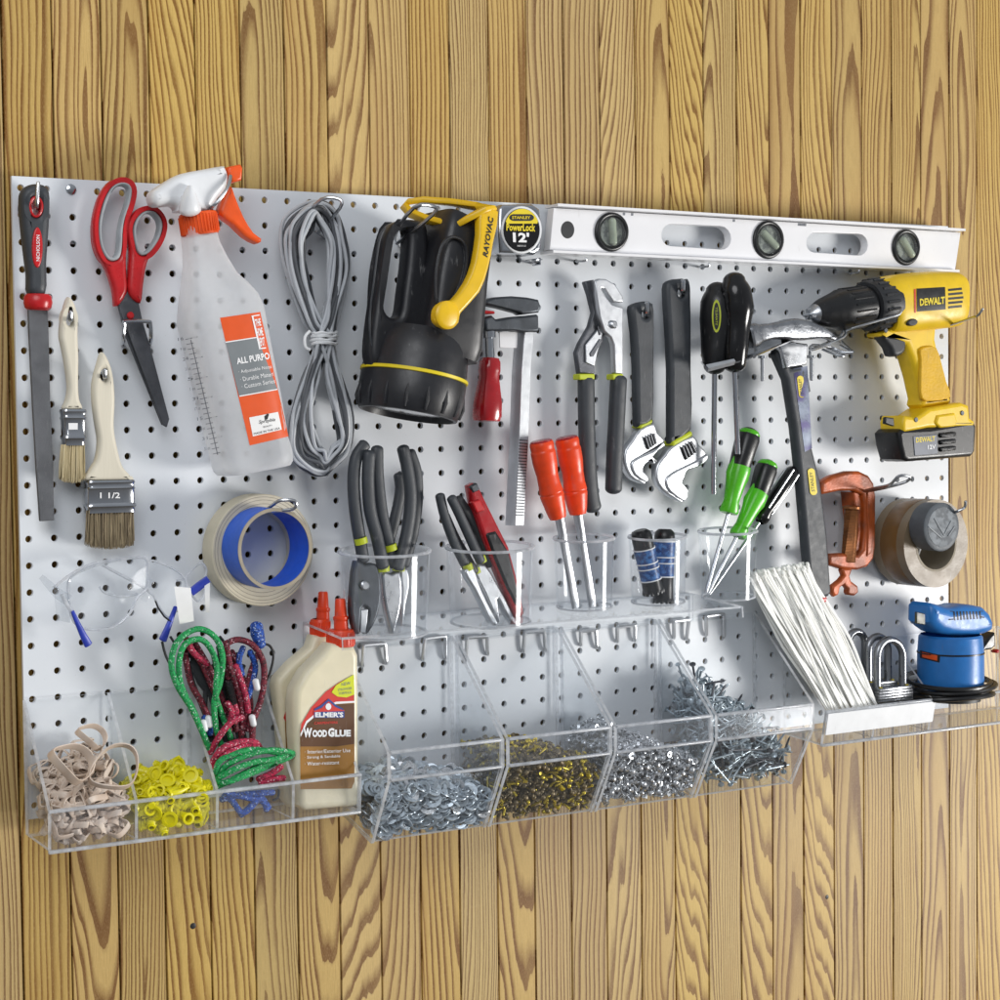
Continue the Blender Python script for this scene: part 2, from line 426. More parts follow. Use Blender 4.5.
M['tape_side'] = pbr('tape_side', '85755f', 0.4, 0, 0.1, 30, bump=0.15)
M['grey_roll'] = pbr('grey_roll', '5a6066', 0.5, 0, 0.1, 60, bump=0.3, bscale=500)
M['roll_face'] = pbr('roll_face', '7f868c', 0.6, 0, 0.15, 90, bump=0.4, bscale=400, col2='565c62', cscale=120)
M['rubber_band'] = pbr('rubber_band', 'e0d0c1', 0.6, 0, 0.06, 40, col2='ceb9a6', cscale=30)
M['yellow_cap'] = pbr('yellow_cap', 'e6dc14', 0.35, 0, 0.05, sss=0.08)
M['zinc'] = pbr('zinc', 'c2ced8', 0.32, 0.45, 0.15, 300, rvar=0.1)
M['nail_steel'] = pbr('nail_steel', 'c0cdd5', 0.3, 0.5, 0.18, 200, rvar=0.1)
M['lock_steel'] = pbr('lock_steel', '94979c', 0.3, 0.9, 0.12, 60, bump=0.15, rvar=0.1)
M['silver'] = pbr('silver', 'd3d6da', 0.28, 0.7, 0.12, 300, rvar=0.1)
M['brass'] = pbr('brass', 'd8c146', 0.3, 0.6, 0.2, 300, rvar=0.1)
M['bronze'] = pbr('bronze', '807257', 0.42, 0.4, 0.3, 300, rvar=0.1)
M['glue_plastic'] = pbr('glue_plastic', 'e9e0c2', 0.36, 0, 0.03, sss=0.25)
M['cap_red'] = pbr('cap_red', 'f04a22', 0.35, 0, 0.04, sss=0.1)
M['label_red'] = pbr('label_red', 'd5332a', 0.4, 0, 0.03)
M['label_brown'] = pbr('label_brown', '9c6c1f', 0.4, 0, 0.12, 25)
M['label_dark'] = pbr('label_dark', '5c3610', 0.4, 0, 0.08, 25)
M['label_blue'] = pbr('label_blue', '24458f', 0.4, 0, 0.04)
M['label_yellow'] = pbr('label_yellow', 'd9e021', 0.4, 0, 0.04)
M['sheath_blue'] = pbr('sheath_blue', '173f7d', 0.4, 0, 0.2, 120, col2='3f78b8', cscale=220)

def braid(name, base, fleck, dark, s=900):
    m, t = newmat(name); b = t.new('ShaderNodeBsdfPrincipled'); o = t.new('ShaderNodeOutputMaterial'); t.link(b.outputs[0], o.inputs[0])
    tc = t.new('ShaderNodeTexCoord').outputs['Object']
    vo = t.new('ShaderNodeTexVoronoi'); vo.inputs['Scale'].default_value = s; t.link(tc, vo.inputs['Vector'])
    sep = t.new('ShaderNodeSeparateColor'); t.link(vo.outputs['Color'], sep.inputs[0])
    c = t.mix(t.ramp(sep.outputs[0], [(0.55, (0,0,0,1)), (0.75, (1,1,1,1))]), lin(base), lin(dark))
    c = t.mix(t.ramp(sep.outputs[1], [(0.925, (0,0,0,1)), (0.95, (1,1,1,1))]), c, lin(fleck))
    t.link(c, b.inputs['Base Color']); b.inputs['Roughness'].default_value = 0.55
    bp = t.new('ShaderNodeBump'); bp.inputs['Strength'].default_value = 0.6; bp.inputs['Distance'].default_value = 0.001
    t.link(vo.outputs['Distance'], bp.inputs['Height']); t.link(bp.outputs[0], b.inputs['Normal']); return m
M['braid_green'] = braid('braid_green', '17a857', 'b9d8c4', '0c7442')
M['braid_maroon'] = braid('braid_maroon', '7c1d30', 'c9a0a8', '2a0c14')
M['braid_pink'] = braid('braid_pink', 'c22a50', 'f0c6cc', '7a1630')
M['braid_blue'] = braid('braid_blue', '1f56b8', 'b0c4e8', '0e2a66')
def bristle(name, c0, c1):
    m, t = newmat(name); b = t.new('ShaderNodeBsdfPrincipled'); o = t.new('ShaderNodeOutputMaterial'); t.link(b.outputs[0], o.inputs[0])
    oi = t.new('ShaderNodeNewGeometry')
    t.link(t.mix(oi.outputs['Random Per Island'], lin(c0), lin(c1)), b.inputs['Base Color']); b.inputs['Roughness'].default_value = 0.6; return m
M['bristle_pale'] = bristle('bristle_pale', 'a08f68', 'e2d4ae')
M['bristle_dark'] = bristle('bristle_dark', '5c4f3e', 'b5a585')
def translucent(name, col, alpha, rough=0.4):
    m, t = newmat(name); o = t.new('ShaderNodeOutputMaterial'); b = t.new('ShaderNodeBsdfPrincipled')
    b.inputs['Base Color'].default_value = lin(col); b.inputs['Roughness'].default_value = rough
    tl = t.new('ShaderNodeBsdfTranslucent'); tl.inputs[0].default_value = lin(col)
    m1 = t.new('ShaderNodeMixShader'); m1.inputs[0].default_value = 0.35; t.link(b.outputs[0], m1.inputs[1]); t.link(tl.outputs[0], m1.inputs[2])
    tr = t.new('ShaderNodeBsdfTransparent'); mx = t.new('ShaderNodeMixShader')
    n = t.noise(t.new('ShaderNodeTexCoord').outputs['Object'], 35, 4)
    lw = t.new('ShaderNodeLayerWeight'); lw.inputs[0].default_value = 0.5
    fa = t.math('MULTIPLY', t.math('POWER', lw.outputs['Facing'], 2.5), 0.5)
    t.link(t.math('ADD', fa, t.math('MULTIPLY_ADD', n, 0.2, alpha - 0.1), clamp=True), mx.inputs[0]); t.link(tr.outputs[0], mx.inputs[1]); t.link(m1.outputs[0], mx.inputs[2])
    t.link(mx.outputs[0], o.inputs[0]); return m
M['bottle_plastic'] = translucent('bottle_plastic', 'f4f6f8', 0.5)
M['nylon'] = pbr('nylon', 'fdfdf8', 0.32, 0, 0.0, 40, wear=0)
M['blue_smoke'] = clear('blue_smoke', (0.3, 0.38, 0.75), gloss=1.2)

# ------------------------------------------------------------------ light, world, colour management
w = bpy.data.worlds.new('World'); SC.world = w; w.use_nodes = True; wt = NT(w); wt.n.clear()
bg = wt.new('ShaderNodeBackground'); wo = wt.new('ShaderNodeOutputWorld'); wt.link(bg.outputs[0], wo.inputs[0])
sp = wt.new('ShaderNodeSeparateXYZ'); wt.link(wt.new('ShaderNodeTexCoord').outputs['Generated'], sp.inputs[0])
wt.link(wt.ramp(wt.math('MULTIPLY_ADD', sp.outputs[2], 0.5, 0.5), [(0.15, (0.30, 0.28, 0.26, 1)), (0.5, (0.62, 0.66, 0.72, 1)), (0.9, (1.0, 1.05, 1.12, 1))]), bg.inputs[0])
bg.inputs[1].default_value = 0.42
def area(name, loc, aim, size, energy, col):
    l = bpy.data.lights.new(name, 'AREA'); l.size = size*S; l.energy = energy; l.color = col; l.shape = 'DISK'
    o = bpy.data.objects.new(name, l); COL.objects.link(o); o.location = V(loc)*S
    o.rotation_euler = (V(aim) - V(loc)).to_track_quat('-Z', 'Y').to_euler(); return o
area('key_lamp', (190, -130, -56), (26, 0, -11), 66, 245, (1.0, 0.97, 0.93))
area('fill_lamp', (-30, -70, 40), (22, 0, -12), 60, 24, (0.97, 0.98, 1.0))  # soft fill added for highlights, not a lamp of the place
SC.view_settings.view_transform = 'Standard'; SC.view_settings.look = 'None'; SC.view_settings.exposure = 0; SC.view_settings.gamma = 1
SC.cycles.max_bounces = 8; SC.cycles.transparent_max_bounces = 40; SC.cycles.diffuse_bounces = 3; SC.cycles.glossy_bounces = 3
SC.cycles.sample_clamp_indirect = 6; SC.cycles.caustics_reflective = False; SC.cycles.caustics_refractive = False
SC.cycles.use_denoising = True; SC.cycles.use_adaptive_sampling = True; SC.cycles.adaptive_threshold = 0.02
# ------------------------------------------------------------------ plank wall
def wall_material():
    m, t = newmat('pine_planks'); b = t.new('ShaderNodeBsdfPrincipled'); o = t.new('ShaderNodeOutputMaterial'); t.link(b.outputs[0], o.inputs[0])
    sp = t.new('ShaderNodeSeparateXYZ'); t.link(t.new('ShaderNodeTexCoord').outputs['Object'], sp.inputs[0])
    x = t.math('DIVIDE', sp.outputs[0], S); z = t.math('DIVIDE', sp.outputs[2], S)
    q = t.math('DIVIDE', t.math('SUBTRACT', x, WX0), WP); idx = t.math('FLOOR', q)
    xl = t.math('MULTIPLY', t.math('SUBTRACT', t.math('FRACT', q), 0.5), WP)
    wn = t.new('ShaderNodeTexWhiteNoise', noise_dimensions='1D'); t.link(idx, wn.inputs['W'])
    sc = t.new('ShaderNodeSeparateColor'); t.link(wn.outputs['Color'], sc.inputs[0]); h1, h2, h3 = sc.outputs[0], sc.outputs[1], sc.outputs[2]
    h4 = wn.outputs['Value']
    zz = t.math('ADD', z, t.math('MULTIPLY', h4, 400.0))
    # heart of the log: wanders along the plank, so the rings open into arches
    na = t.noise(t.comb(t.math('MULTIPLY', h1, 50.0), 0.0, t.math('MULTIPLY', zz, 0.020)), 1.0, 2.0, 0.5)
    zc = t.math('MULTIPLY_ADD', h4, 170.0, -105.0)
    yc = t.math('ADD', t.math('MULTIPLY', t.math('SUBTRACT', z, zc), t.math('MULTIPLY_ADD', t.math('MULTIPLY', h1, h1), 0.075, 0.012)), t.math('MULTIPLY', t.math('SUBTRACT', na, 0.5), 3.6))
    nb = t.noise(t.comb(3.0, t.math('MULTIPLY', h2, 90.0), t.math('MULTIPLY', zz, 0.06)), 1.0, 2.0)
    xc = t.math('ADD', t.math('MULTIPLY', t.math('SUBTRACT', h3, 0.5), 4.6), t.math('MULTIPLY', t.math('SUBTRACT', nb, 0.5), 1.6))
    dx = t.math('SUBTRACT', xl, xc)
    r = t.math('SQRT', t.math('ADD', t.math('MULTIPLY', dx, dx), t.math('ADD', t.math('MULTIPLY', yc, yc), 0.01)))
    wob = t.noise(t.comb(t.math('MULTIPLY', x, 1.0), idx, t.math('MULTIPLY', zz, 0.075)), 1.0, 2.0, 0.5)
    fine = t.noise(t.comb(t.math('MULTIPLY', x, 6.0), idx, t.math('MULTIPLY', zz, 1.6)), 1.0, 2.0, 0.6)
    r = t.math('ADD', r, t.math('ADD', t.math('MULTIPLY', wob, 0.42), t.math('MULTIPLY', fine, 0.03)))
    ri = t.math('MULTIPLY', r, t.math('MULTIPLY_ADD', h2, 5.0, 3.4))
    rn = t.noise(t.comb(ri, 7.3, idx), 0.45, 1.0)          # uneven ring widths
    ri = t.math('ADD', ri, t.math('MULTIPLY', rn, 1.4))
    fr = t.math('FRACT', ri)
    late = t.ramp(fr, [(0.0, (0.3,)*3+(1,)), (0.06, (0.0,)*3+(1,)), (0.46, (0.06,)*3+(1,)), (0.68, (0.6,)*3+(1,)), (0.80, (1,)*4), (0.96, (0.95,)*3+(1,))])
    ln = t.noise(t.comb(t.math('MULTIPLY', x, 0.8), t.math('ADD', idx, 30.0), t.math('MULTIPLY', zz, 0.12)), 1.0, 2.0)
    late = t.math('MULTIPLY', late, t.ramp(ln, [(0.25, (0.65,)*3+(1,)), (0.55, (1,)*4)]))
    pore = t.noise(t.comb(t.math('MULTIPLY', x, 42.0), idx, t.math('MULTIPLY', zz, 1.1)), 1.0, 3.0, 0.6)
    pore2 = t.noise(t.comb(t.math('MULTIPLY', x, 90.0), idx, t.math('MULTIPLY', zz, 7.0)), 1.0, 2.0, 0.6)
    col = t.mix(late, lin('cdab66'), lin('744815'))
    col = t.mix(t.math('MULTIPLY', t.ramp(pore, [(0.45, (0,0,0,1)), (0.66, (1,1,1,1))]), 0.30), col, lin('83602a'))
    col = t.mix(t.math('MULTIPLY', t.ramp(pore2, [(0.5, (0,0,0,1)), (0.68, (1,1,1,1))]), 0.26), col, lin('e6cc92'))
    stain = t.noise(t.comb(t.math('MULTIPLY', x, 0.6), idx, t.math('MULTIPLY', zz, 0.10)), 1.0, 3.0)
    col = t.mix(t.math('MULTIPLY', t.ramp(stain, [(0.5, (0,0,0,1)), (0.75, (1,1,1,1))]), 0.4), col, lin('a97c3e'))
    vp = t.math('MULTIPLY_ADD', h1, 0.17, 0.92)
    hs = t.new('ShaderNodeHueSaturation'); t.link(col, hs.inputs['Color']); t.link(vp, hs.inputs['Value'])
    t.link(t.math('MULTIPLY_ADD', h3, 0.14, 0.90), hs.inputs['Saturation']); t.link(t.math('MULTIPLY_ADD', h2, 0.007, 0.499), hs.inputs['Hue'])
    t.link(hs.outputs[0], b.inputs['Base Color'])
    b.inputs['Roughness'].default_value = 0.5; b.inputs['Specular IOR Level'].default_value = 0.35
    bp = t.new('ShaderNodeBump'); bp.inputs['Strength'].default_value = 0.25; bp.inputs['Distance'].default_value = 0.0006
    t.link(t.math('SUBTRACT', pore, t.math('MULTIPLY', late, 0.6)), bp.inputs['Height']); t.link(bp.outputs[0], b.inputs['Normal'])
    return m
WX0, WP = 2.09, 1.948
M['pine'] = wall_material()
M['groove'] = pbr('groove', '1c1008', 0.8, 0, 0.1)
wm = MB(); YW = 0.75
for i in range(-32, 64):
    x0 = WX0 + i*WP + 0.038; x1 = x0 + WP - 0.076; e = 0.018; dd = rnd.uniform(-0.012, 0.012)
    a = [(x0, YW+0.25+dd), (x0, YW+e+dd), (x0+e, YW+dd), (x1-e, YW+dd), (x1, YW+e+dd), (x1, YW+0.25+dd)]
    wm.prism([(p[0], p[1], -84) for p in a], [(p[0], p[1], 56) for p in a], 0)
wm.box((34, YW+0.5, -14), (188, 0.3, 138), mi=1)
wall = wm.build('plank_wall', [M['pine'], M['groove']], org=V((0,0,0)), ang=25)
tag(wall, 'wall of narrow vertical pine planks with dark grooves behind the pegboard', 'wall')
for i, (px, py, rr) in enumerate([(193, 926, 0.13), (827, 897, 0.11)]):
    p = P(px, py, -0.74)
    h = MB().lathe([(0, 0.01), (rr*0.7, 0.012), (rr, 0.0), (rr, -0.15)], p, (0, -1, 0), 14)
    tag(h.build('nail', M['black_ink'], org=p), ['small dark knot in the plank below the left tray', 'small dark knot in the plank at lower right below the bins'][i], 'nail')  # dark raised discs stand for knots in the wood

# ------------------------------------------------------------------ pegboard with real holes
bm_ = MB(); BT = 0.16; NX, NZ, HR, NS = 48, 24, 0.128, 16
def cell(cx, cz, x0, x1, z0, z1):
    hole = [(cx + HR*math.cos(2*math.pi*j/NS), cz + HR*math.sin(2*math.pi*j/NS)) for j in range(NS)]
    sq = []
    for j in range(NS):
        a = 2*math.pi*j/NS; c, s_ = math.cos(a), math.sin(a); m_ = max(abs(c), abs(s_))
        ux, uz = c/m_, s_/m_
        sq.append((cx + (ux*(x1-cx) if ux > 0 else ux*(cx-x0)), cz + (uz*(z1-cz) if uz > 0 else uz*(cz-z0))))
    vs = []
    for y, ring in ((0.0, sq), (0.0, [(cx+(h[0]-cx)*1.13, cz+(h[1]-cz)*1.13) for h in hole]), (0.016, hole), (BT, hole), (BT, sq)):
        vs += [(p[0], y, p[1]) for p in ring]
    fs = []
    for r in range(4):
        for j in range(NS):
            j2 = (j+1) % NS; fs.append((r*NS+j, r*NS+j2, (r+1)*NS+j2, (r+1)*NS+j))
    bm_.add(vs, fs)
XL, XR, ZT, ZB = 0.17, 47.95, -0.08, -24.0
for i in range(NX):
    for j in range(NZ):
        x0, x1 = (XL if i == 0 else i), (XR if i == NX-1 else i+1); z1, z0 = (ZT if j == 0 else -j), (ZB if j == NZ-1 else -j-1)
        cell(i+0.5, -j-0.5, x0, x1, z0, z1)
for a, b in (((XL, ZT), (XR, ZT)), ((XR, ZT), (XR, ZB)), ((XR, ZB), (XL, ZB)), ((XL, ZB), (XL, ZT))):
    bm_.add([(a[0], 0, a[1]), (b[0], 0, b[1]), (b[0], BT, b[1]), (a[0], BT, a[1])], [(0, 1, 2, 3)])
board = thing('pegboard', 'large white metal pegboard of round holes fixed to the plank wall', 'pegboard', (24, 0, -12))
bm_.build('perforated_panel', M['board'], board, ang=30)
bk = MB()                                # folded return edges that hold the panel off the wall
for xa, xb, za, zb in ((XL+0.002, XL+0.12, ZB+0.1, ZT-0.1), (XR-0.12, XR-0.002, ZB+0.1, ZT-0.1)):
    pass
bk.box((24, 0.46, ZB+2.0), (44, 0.56, 0.8)); bk.box((24, 0.46, ZT-2.0), (44, 0.56, 0.8))
bk.build('mounting_rail', M['steel'], board)
for px, py in ((71, 189.5),):
    p = P(px, py, 0); p.y = -0.002
    MB().lathe([(0, 0.10), (0.10, 0.095), (0.19, 0.05), (0.21, 0.0), (0.2, -0.2)], p, (0, -1, 0), 20).build('mounting_screw', M['chrome'], board)
def hook(label, pts, r=0.07, n=4, mat='steel', at=None, name='peg_hook'):
    q = [P(*a) for a in pts]
    o = MB().tube(q, r, 8, n=n, cap='round').build(name, M[mat], org=q[0]); return tag(o, label, 'hook', 'wire hooks in the pegboard')
def A_(px, py, d): return P(px, py, d)

# ---------------- file
t = thing('file', 'long flat steel file with black and red handle hanging at the far left', 'file', P(38, 300, 0.3))
h = MB().plate(k('A', (96,250),(100,212),(116,184),(150,168),(195,165),(236,178),(256,212),(258,300),(252,420),(242,560),(236,715),(140,715),(132,620),(116,490),(101,350)), 1.15, 0.75, 0.3, sil=.8, holes=[k('A', *ellipse(182,285,22,42,20))], n=3, res=4)
hb = h.bvh(); h.build('handle', M['grey_rubber'], t)
MB().plate(k('A', *ellipse(182,283,37,54,28)), 1.17, 0.9, 0.05, holes=[k('A', *ellipse(182,285,21,41,28))]).build('hanging_ring', M['red_plastic'], t)
il = MB().plate(k('A', *ellipse(188,487,27,102,28)), 1.19, 0.2, 0.05); ilo = il.build('inlay', M['red_plastic'], t)
MB().text('NICHOLSON', k('A', (199,555),(199,425),(181,425),(181,555))[0:4], d=1.2, bold=0.01).build('lettering', M['white_ink'], ilo)
MB().limb(K3('A',(188,722,.72),(188,735,.72),(190,765,.72),(190,790,.72),(190,802,.72)), [.44,.52,.54,.5,.4], [.4,.48,.5,.44,.3], 20, cap=True).build('collar', M['red_plastic'], t)
MB().plate(k('A',(142,795),(238,795)) + k('F',(212,0),(219,300),(231,560),(237,828),(174,832),(158,600),(142,320),(126,0)), 0.82, 0.16, 0.03).build('blade', M['file_steel'], t, ang=30)
hook('steel hook tip through the handle of the hanging file', [(36.6,208,0),(36.6,208,1.0),(36.8,205,1.35),(37.4,195,1.42),(38.2,183,1.42)], .075)

# ---------------- two paint brushes
def brush(label, handle, hole, ferr, bris, d, mb, nb, seed):
    t = thing('paint_brush', label, 'paint brush', P(*handle[0], 0.3))
    MB().plate(handle, d, 0.42, 0.17, holes=[hole], n=4, res=4).build('handle', M['wood_handle'], t)
    a, b, c, e = ferr                         # tl tr br bl
    f = MB()
    def lp(u, v_): 
        p = lerp(lerp(V(a), V(b), u), lerp(V(e), V(c), u), v_); return p
    path = []; ws = []; ds = []
    for v_, g in ((0, 0), (.06, .03), (.12, 0), (.2, 0), (.24, .035), (.3, 0), (.7, 0), (.74, .04), (.8, .05), (.86, 0), (1, 0)):
        p0, p1 = P(*lp(0, v_), d - .2), P(*lp(1, v_), d - .2); path.append((p0+p1)/2); ws.append((p1-p0).length/2 + g); ds.append(.30 + g)
    f.limb(path, ws, ds, 24, 5, True); fb = f.bvh(); fo = f.build('ferrule', M['chrome'], t)
    tx = MB(); tx.text(nb[0], [lp(.3,.56), lp(.72,.56), lp(.72,.38), lp(.3,.38)], fb, bold=.02)
    tx.build('stamp', M['white_ink'], fo)
    r2 = random.Random(seed); br = MB()
    (l0, l1, l2, l3) = bris                    # tl tr br bl
    for i in range(420 if seed == 1 else 620):
        u = r2.random(); y = (r2.random()-.5)
        p0 = P(*lerp(V(l0), V(l1), u), d - .2 + y*.5)
        u2 = .5 + (u-.5)*r2.uniform(.9,1.07); ln = r2.uniform(.88, 1.02) - .10*abs(2*u-1)**3
        q = lerp(V(l3), V(l2), u2); q0 = lerp(V(l0), V(l1), u2); q = lerp(q0, q, ln)
        p1 = P(q.x, q.y, d - .2 + y*.42); p2 = lerp(p0, p1, .55) + V((r2.uniform(-.03,.03), r2.uniform(-.04,.04), 0))
        br.tube([p0, p2, p1], [.022, .02, .008], 4)
    br.build('bristles', M[mb], t)
    return t
brush('narrow paint brush with pale bristles hanging between the file and the wider brush',
  k('A',(345,733),(322,790),(308,860),(303,930))+k('F',(270,60),(284,130),(299,240),(292,300),(279,346),(360,346),(349,300),(345,240),(346,120))+k('A',(394,930),(394,850),(378,770)),
  k('A',*ellipse(352,842,17,36,14)), k('F',(266,345),(367,345),(361,502),(275,502)), k('F',(266,498),(366,498),(368,665),(256,662)), 0.95, 'bristle_pale', ('1',), 1)
brush('wide paint brush with darker bristles hanging to the right of the narrow one',
  k('F',(445,96),(426,150),(407,230),(408,320),(418,400),(430,480),(420,560),(395,605),(379,655),(575,655),(568,630),(536,590),(514,510),(500,420),(504,300),(494,190),(470,120)),
  k('F',*ellipse(455,196,14,26,14)), k('F',(373,653),(578,653),(582,792),(373,795)), k('F',(376,785),(579,785),(585,950),(372,952)), 0.85, 'bristle_dark', ('1 1/2',), 2)
hook('short hook tip through the narrow brush handle', [(70.4,318,0),(70.6,320,1.0),(70.6,319,1.25),(70.8,312,1.3)], .085)
hook('short hook tip through the wide brush handle', [(104.6,375,0),(104.8,377,.9),(104.8,376,1.2),(105,370,1.25)], .085)

# ---------------- scissors
t = thing('scissors', 'large scissors with red and grey loop handles hanging point down', 'scissors', P(140, 300, 0.3))
ho = k('A',(470,400),(473,330),(495,245),(530,180),(572,147),(618,139),(658,160),(679,205),(672,265),(652,330),(640,400),(637,480),(637,600),(640,712),(585,785),(575,720),(560,660),(535,592),(500,535),(478,475))
hh = k('A',(497,400),(505,325),(530,240),(565,182),(608,160),(648,170),(663,207),(651,270),(628,335),(616,400),(612,480),(601,535),(570,553),(535,540),(506,480))
hi = k('A',(510,400),(518,328),(542,250),(573,196),(608,176),(640,182),(649,207),(638,265),(615,335),(602,400),(598,475),(588,520),(567,537),(542,524),(518,472))
MB().plate(ho, 1.05, .5, .18, holes=[hh], n=3, res=4).build('handle', M['red_plastic'], t)
MB().plate(hh, 1.08, .5, .07, holes=[hi], n=3).build('grip_lining', M['grey_soft'], t)
ho2 = k('A',(640,395),(652,345),(690,297),(735,277),(785,285),(825,320),(840,380),(825,440),(790,495),(755,535),(735,590),(722,680),(708,765),(650,715),(650,600),(655,500),(645,440))
hh2 = k('A',(670,400),(685,345),(715,312),(745,302),(780,310),(808,345),(815,385),(800,440),(770,490),(735,522),(700,520),(678,470))
hi2 = k('A',(683,400),(697,352),(722,324),(747,314),(773,321),(796,350),(801,385),(788,434),(760,480),(733,507),(706,505),(690,463))
MB().plate(ho2, 1.12, .5, .18, holes=[hh2], n=3, res=4).build('handle', M['red_plastic'], t)
MB().plate(hh2, 1.15, .5, .07, holes=[hi2], n=3).build('grip_lining', M['grey_soft'], t)
MB().plate(k('p',(118.5,305),(128,291),(138,299),(143,322),(150,345),(169.5,419),(167,427.5),(163,425),(129,335)), .92, .1, .03).build('blade', M['dark_steel'], t)
MB().plate(k('p',(117,302),(128,290),(136,300),(160,395),(165,424),(162,425),(126,337)), .80, .1, .03).build('blade', M['dark_steel'], t)
MB().lathe([(0,.07),(.1,.065),(.14,.02),(.14,-.1)], P(130.5,315.5,.95), (0,-1,0), 16).build('pivot_screw', M['red_plastic'], t)
hook('square chrome loop bracket around the scissor blades', [(123,345,.05),(123.5,340,1.1),(124,325,1.28),(126,321.5,1.3),(148,321.5,1.3),(150.5,325,1.28),(151,340,1.1),(150,345,.05)], .075, 3, 'chrome')

# ---------------- spray bottle
t = thing('spray_bottle', 'white translucent spray bottle with orange trigger and orange and grey label', 'spray bottle', P(215, 350, .3))
dc = 1.75
st = [((198,226),13),((198.5,232),14),((201,246),15),((205,262),18),((209,280),24),((213,293),30),((217.5,306),35.5),((220.5,316),37.5),((230,360),36.5),((240,405),35.5),((248.5,446),34),((252,459),34.5),((253,466),33.5),((253.6,470),31)]
bw = [w_/23.4 for _, w_ in st]
b = MB().limb([P(*q, dc) for q, _ in st], bw, [min(1.15, x*.82) if i > 3 else x for i, x in enumerate(bw)], 40, 4.0, True)
bb = b.bvh(); b.build('bottle', M['bottle_plastic'], t)
lq = k('U',(333,180),(525,152),(660,745),(475,788))
lab = MB()
lab.decal([lq[3], lq[2], lq[1], lq[0]], bb, n=12, m=24, off=.015)
lo = lab.build('label', M['label_orange'], t)
MB().decal(k('U',(425,555),(607,520),(512,276),(360,298)), bb, n=12, m=12, off=.026).build('grey_band', M['label_grey'], lo)
wh = MB()
wh.text('ALL PURPO', k('U',(415,402),(572,377),(565,343),(410,372)), bb, off=.04, bold=.03)
for i, s_ in enumerate(('· Adjustable Nozz','· Durable Materi','· Custom Series')):
    wh.text(s_, k('U',(425+i*7,450+i*34),(580+i*8,424+i*33),(578+i*8,404+i*33),(420+i*7,430+i*34)), bb, off=.04)
wh.decal(k('U',(427,556),(607,523),(606,518),(425,551)), bb, n=8, m=1, off=.034)
wh.decal(k('U',(361,299),(515,275),(514,270),(359,294)), bb, n=8, m=1, off=.034)
for a, b2 in (((484,170),(488,172)),((484,170),(520,166)),((500,255),(540,325)),((515,205),(552,325))):
    pass
wh.decal(k('U',(520,328),(528,327),(492,172),(484,173)), bb, n=1, m=8, off=.034); wh.decal(k('U',(484,175),(522,169),(521,164),(483,170)), bb, n=4, m=1, off=.034)
wh.decal(k('U',(520,330),(553,326),(552,320),(519,324)), bb, n=4, m=1, off=.034)
wh.text('THE', k('U',(505,222),(530,217),(525,182),(498,188)), bb, off=.034, bold=.03); wh.text('HOME', k('U',(512,270),(541,264),(533,225),(505,230)), bb, off=.034, bold=.03); wh.text('DEPOT', k('U',(521,318),(549,313),(543,270),(513,276)), bb, off=.034, bold=.03)
wh.build('lettering', M['white_ink'], lo)
so = MB().decal(k('U',(490,745),(628,712),(610,628),(472,655)), bb, n=8, m=6, off=.026).build('sticker', M['white_card'], lo)
bk = MB(); bk.text('Spraybia', k('U',(520,690),(598,676),(595,655),(516,668)), bb, off=.04, shear=.3); bk.text('QUALITY', k('U',(540,705),(582,697),(581,688),(538,696)), bb, off=.04)
bk.text('MADE IN THE USA', k('U',(496,738),(620,710),(618,700),(494,728)), bb, off=.04)
bk.poly_decal(k('U',(548,668),(545,650),(560,635),(567,640),(560,662)), bb, off=.04)
bk.build('lettering', M['black_ink'], so)
ink = MB(); r2 = random.Random(3)
for i in range(24):
    f = i/23; a = lerp(V((168,285)), V((300,830)), f); w_ = 60 if i % 4 == 0 else 34
    q = k('U', (a.x, a.y), (a.x+w_, a.y-w_*.22), (a.x+w_, a.y-w_*.22-3), (a.x, a.y-3)); ink.decal(q, bb, n=2, m=1, off=.02)
    if i % 2 == 0: ink.text(str(r2.randint(1, 32)) + (' oz' if i % 4 else ''), k('U', (a.x-34, a.y+6), (a.x-8, a.y), (a.x-10, a.y-15), (a.x-36, a.y-9)), bb, off=.02)
ink.decal(k('U',(320,832),(324,832),(196,285),(192,285)), bb, n=1, m=20, off=.02)
ink.build('measuring_scale', M['grey_ink'], t)
MB().lathe([(.66,-.05),(.70,-.02),(.72,.75),(.68,.8)], P(200.5,234,dc), P(197.5,214,dc)-P(200.5,234,dc), 36).build('cap_base', M['orange_plastic'], t)
cb = MB(); ax = (P(197,211,dc)-P(201,235,dc)).normalized(); o_ = P(200.8,234.5,dc); u_ = ax.orthogonal().normalized(); w_ = ax.cross(u_)
for i in range(36):
    an = 2*math.pi*i/36; e = u_*math.cos(an)+w_*math.sin(an); cb.tube([o_+e*.72+ax*.05, o_+e*.72+ax*.72], .035, 5)
cb.build('cap_ribs', M['orange_plastic'], t)
MB().plate(k('B',(20,212),(40,190),(100,150),(165,115),(270,94),(372,76),(385,84),(400,128),(388,190),(348,240),(318,285),(292,300),(160,306),(148,292),(128,272),(50,278),(22,255)), dc+.5, 1.0, .3, n=2, res=4).build('sprayer_head', M['white_plastic'], t)
MB().limb(K3('B',(196,190,2.35),(195,235,2.4),(200,300,2.35)), [.12,.3,.45], [.2,.35,.3], 14, cap='round').build('pump_housing', M['white_plastic'], t)
MB().plate(k('B',(388,84),(455,70),(466,90),(461,150),(412,162),(398,128)), dc+.42, .85, .1, n=0).build('nozzle', M['orange_plastic'], t)
MB().plate(k('B',(398,192),(414,184),(430,230),(472,332),(522,412),(562,442),(546,466),(482,432),(420,372),(355,322),(365,265)), dc+.32, .62, .14, n=2, res=3).build('trigger', M['orange_plastic'], t)
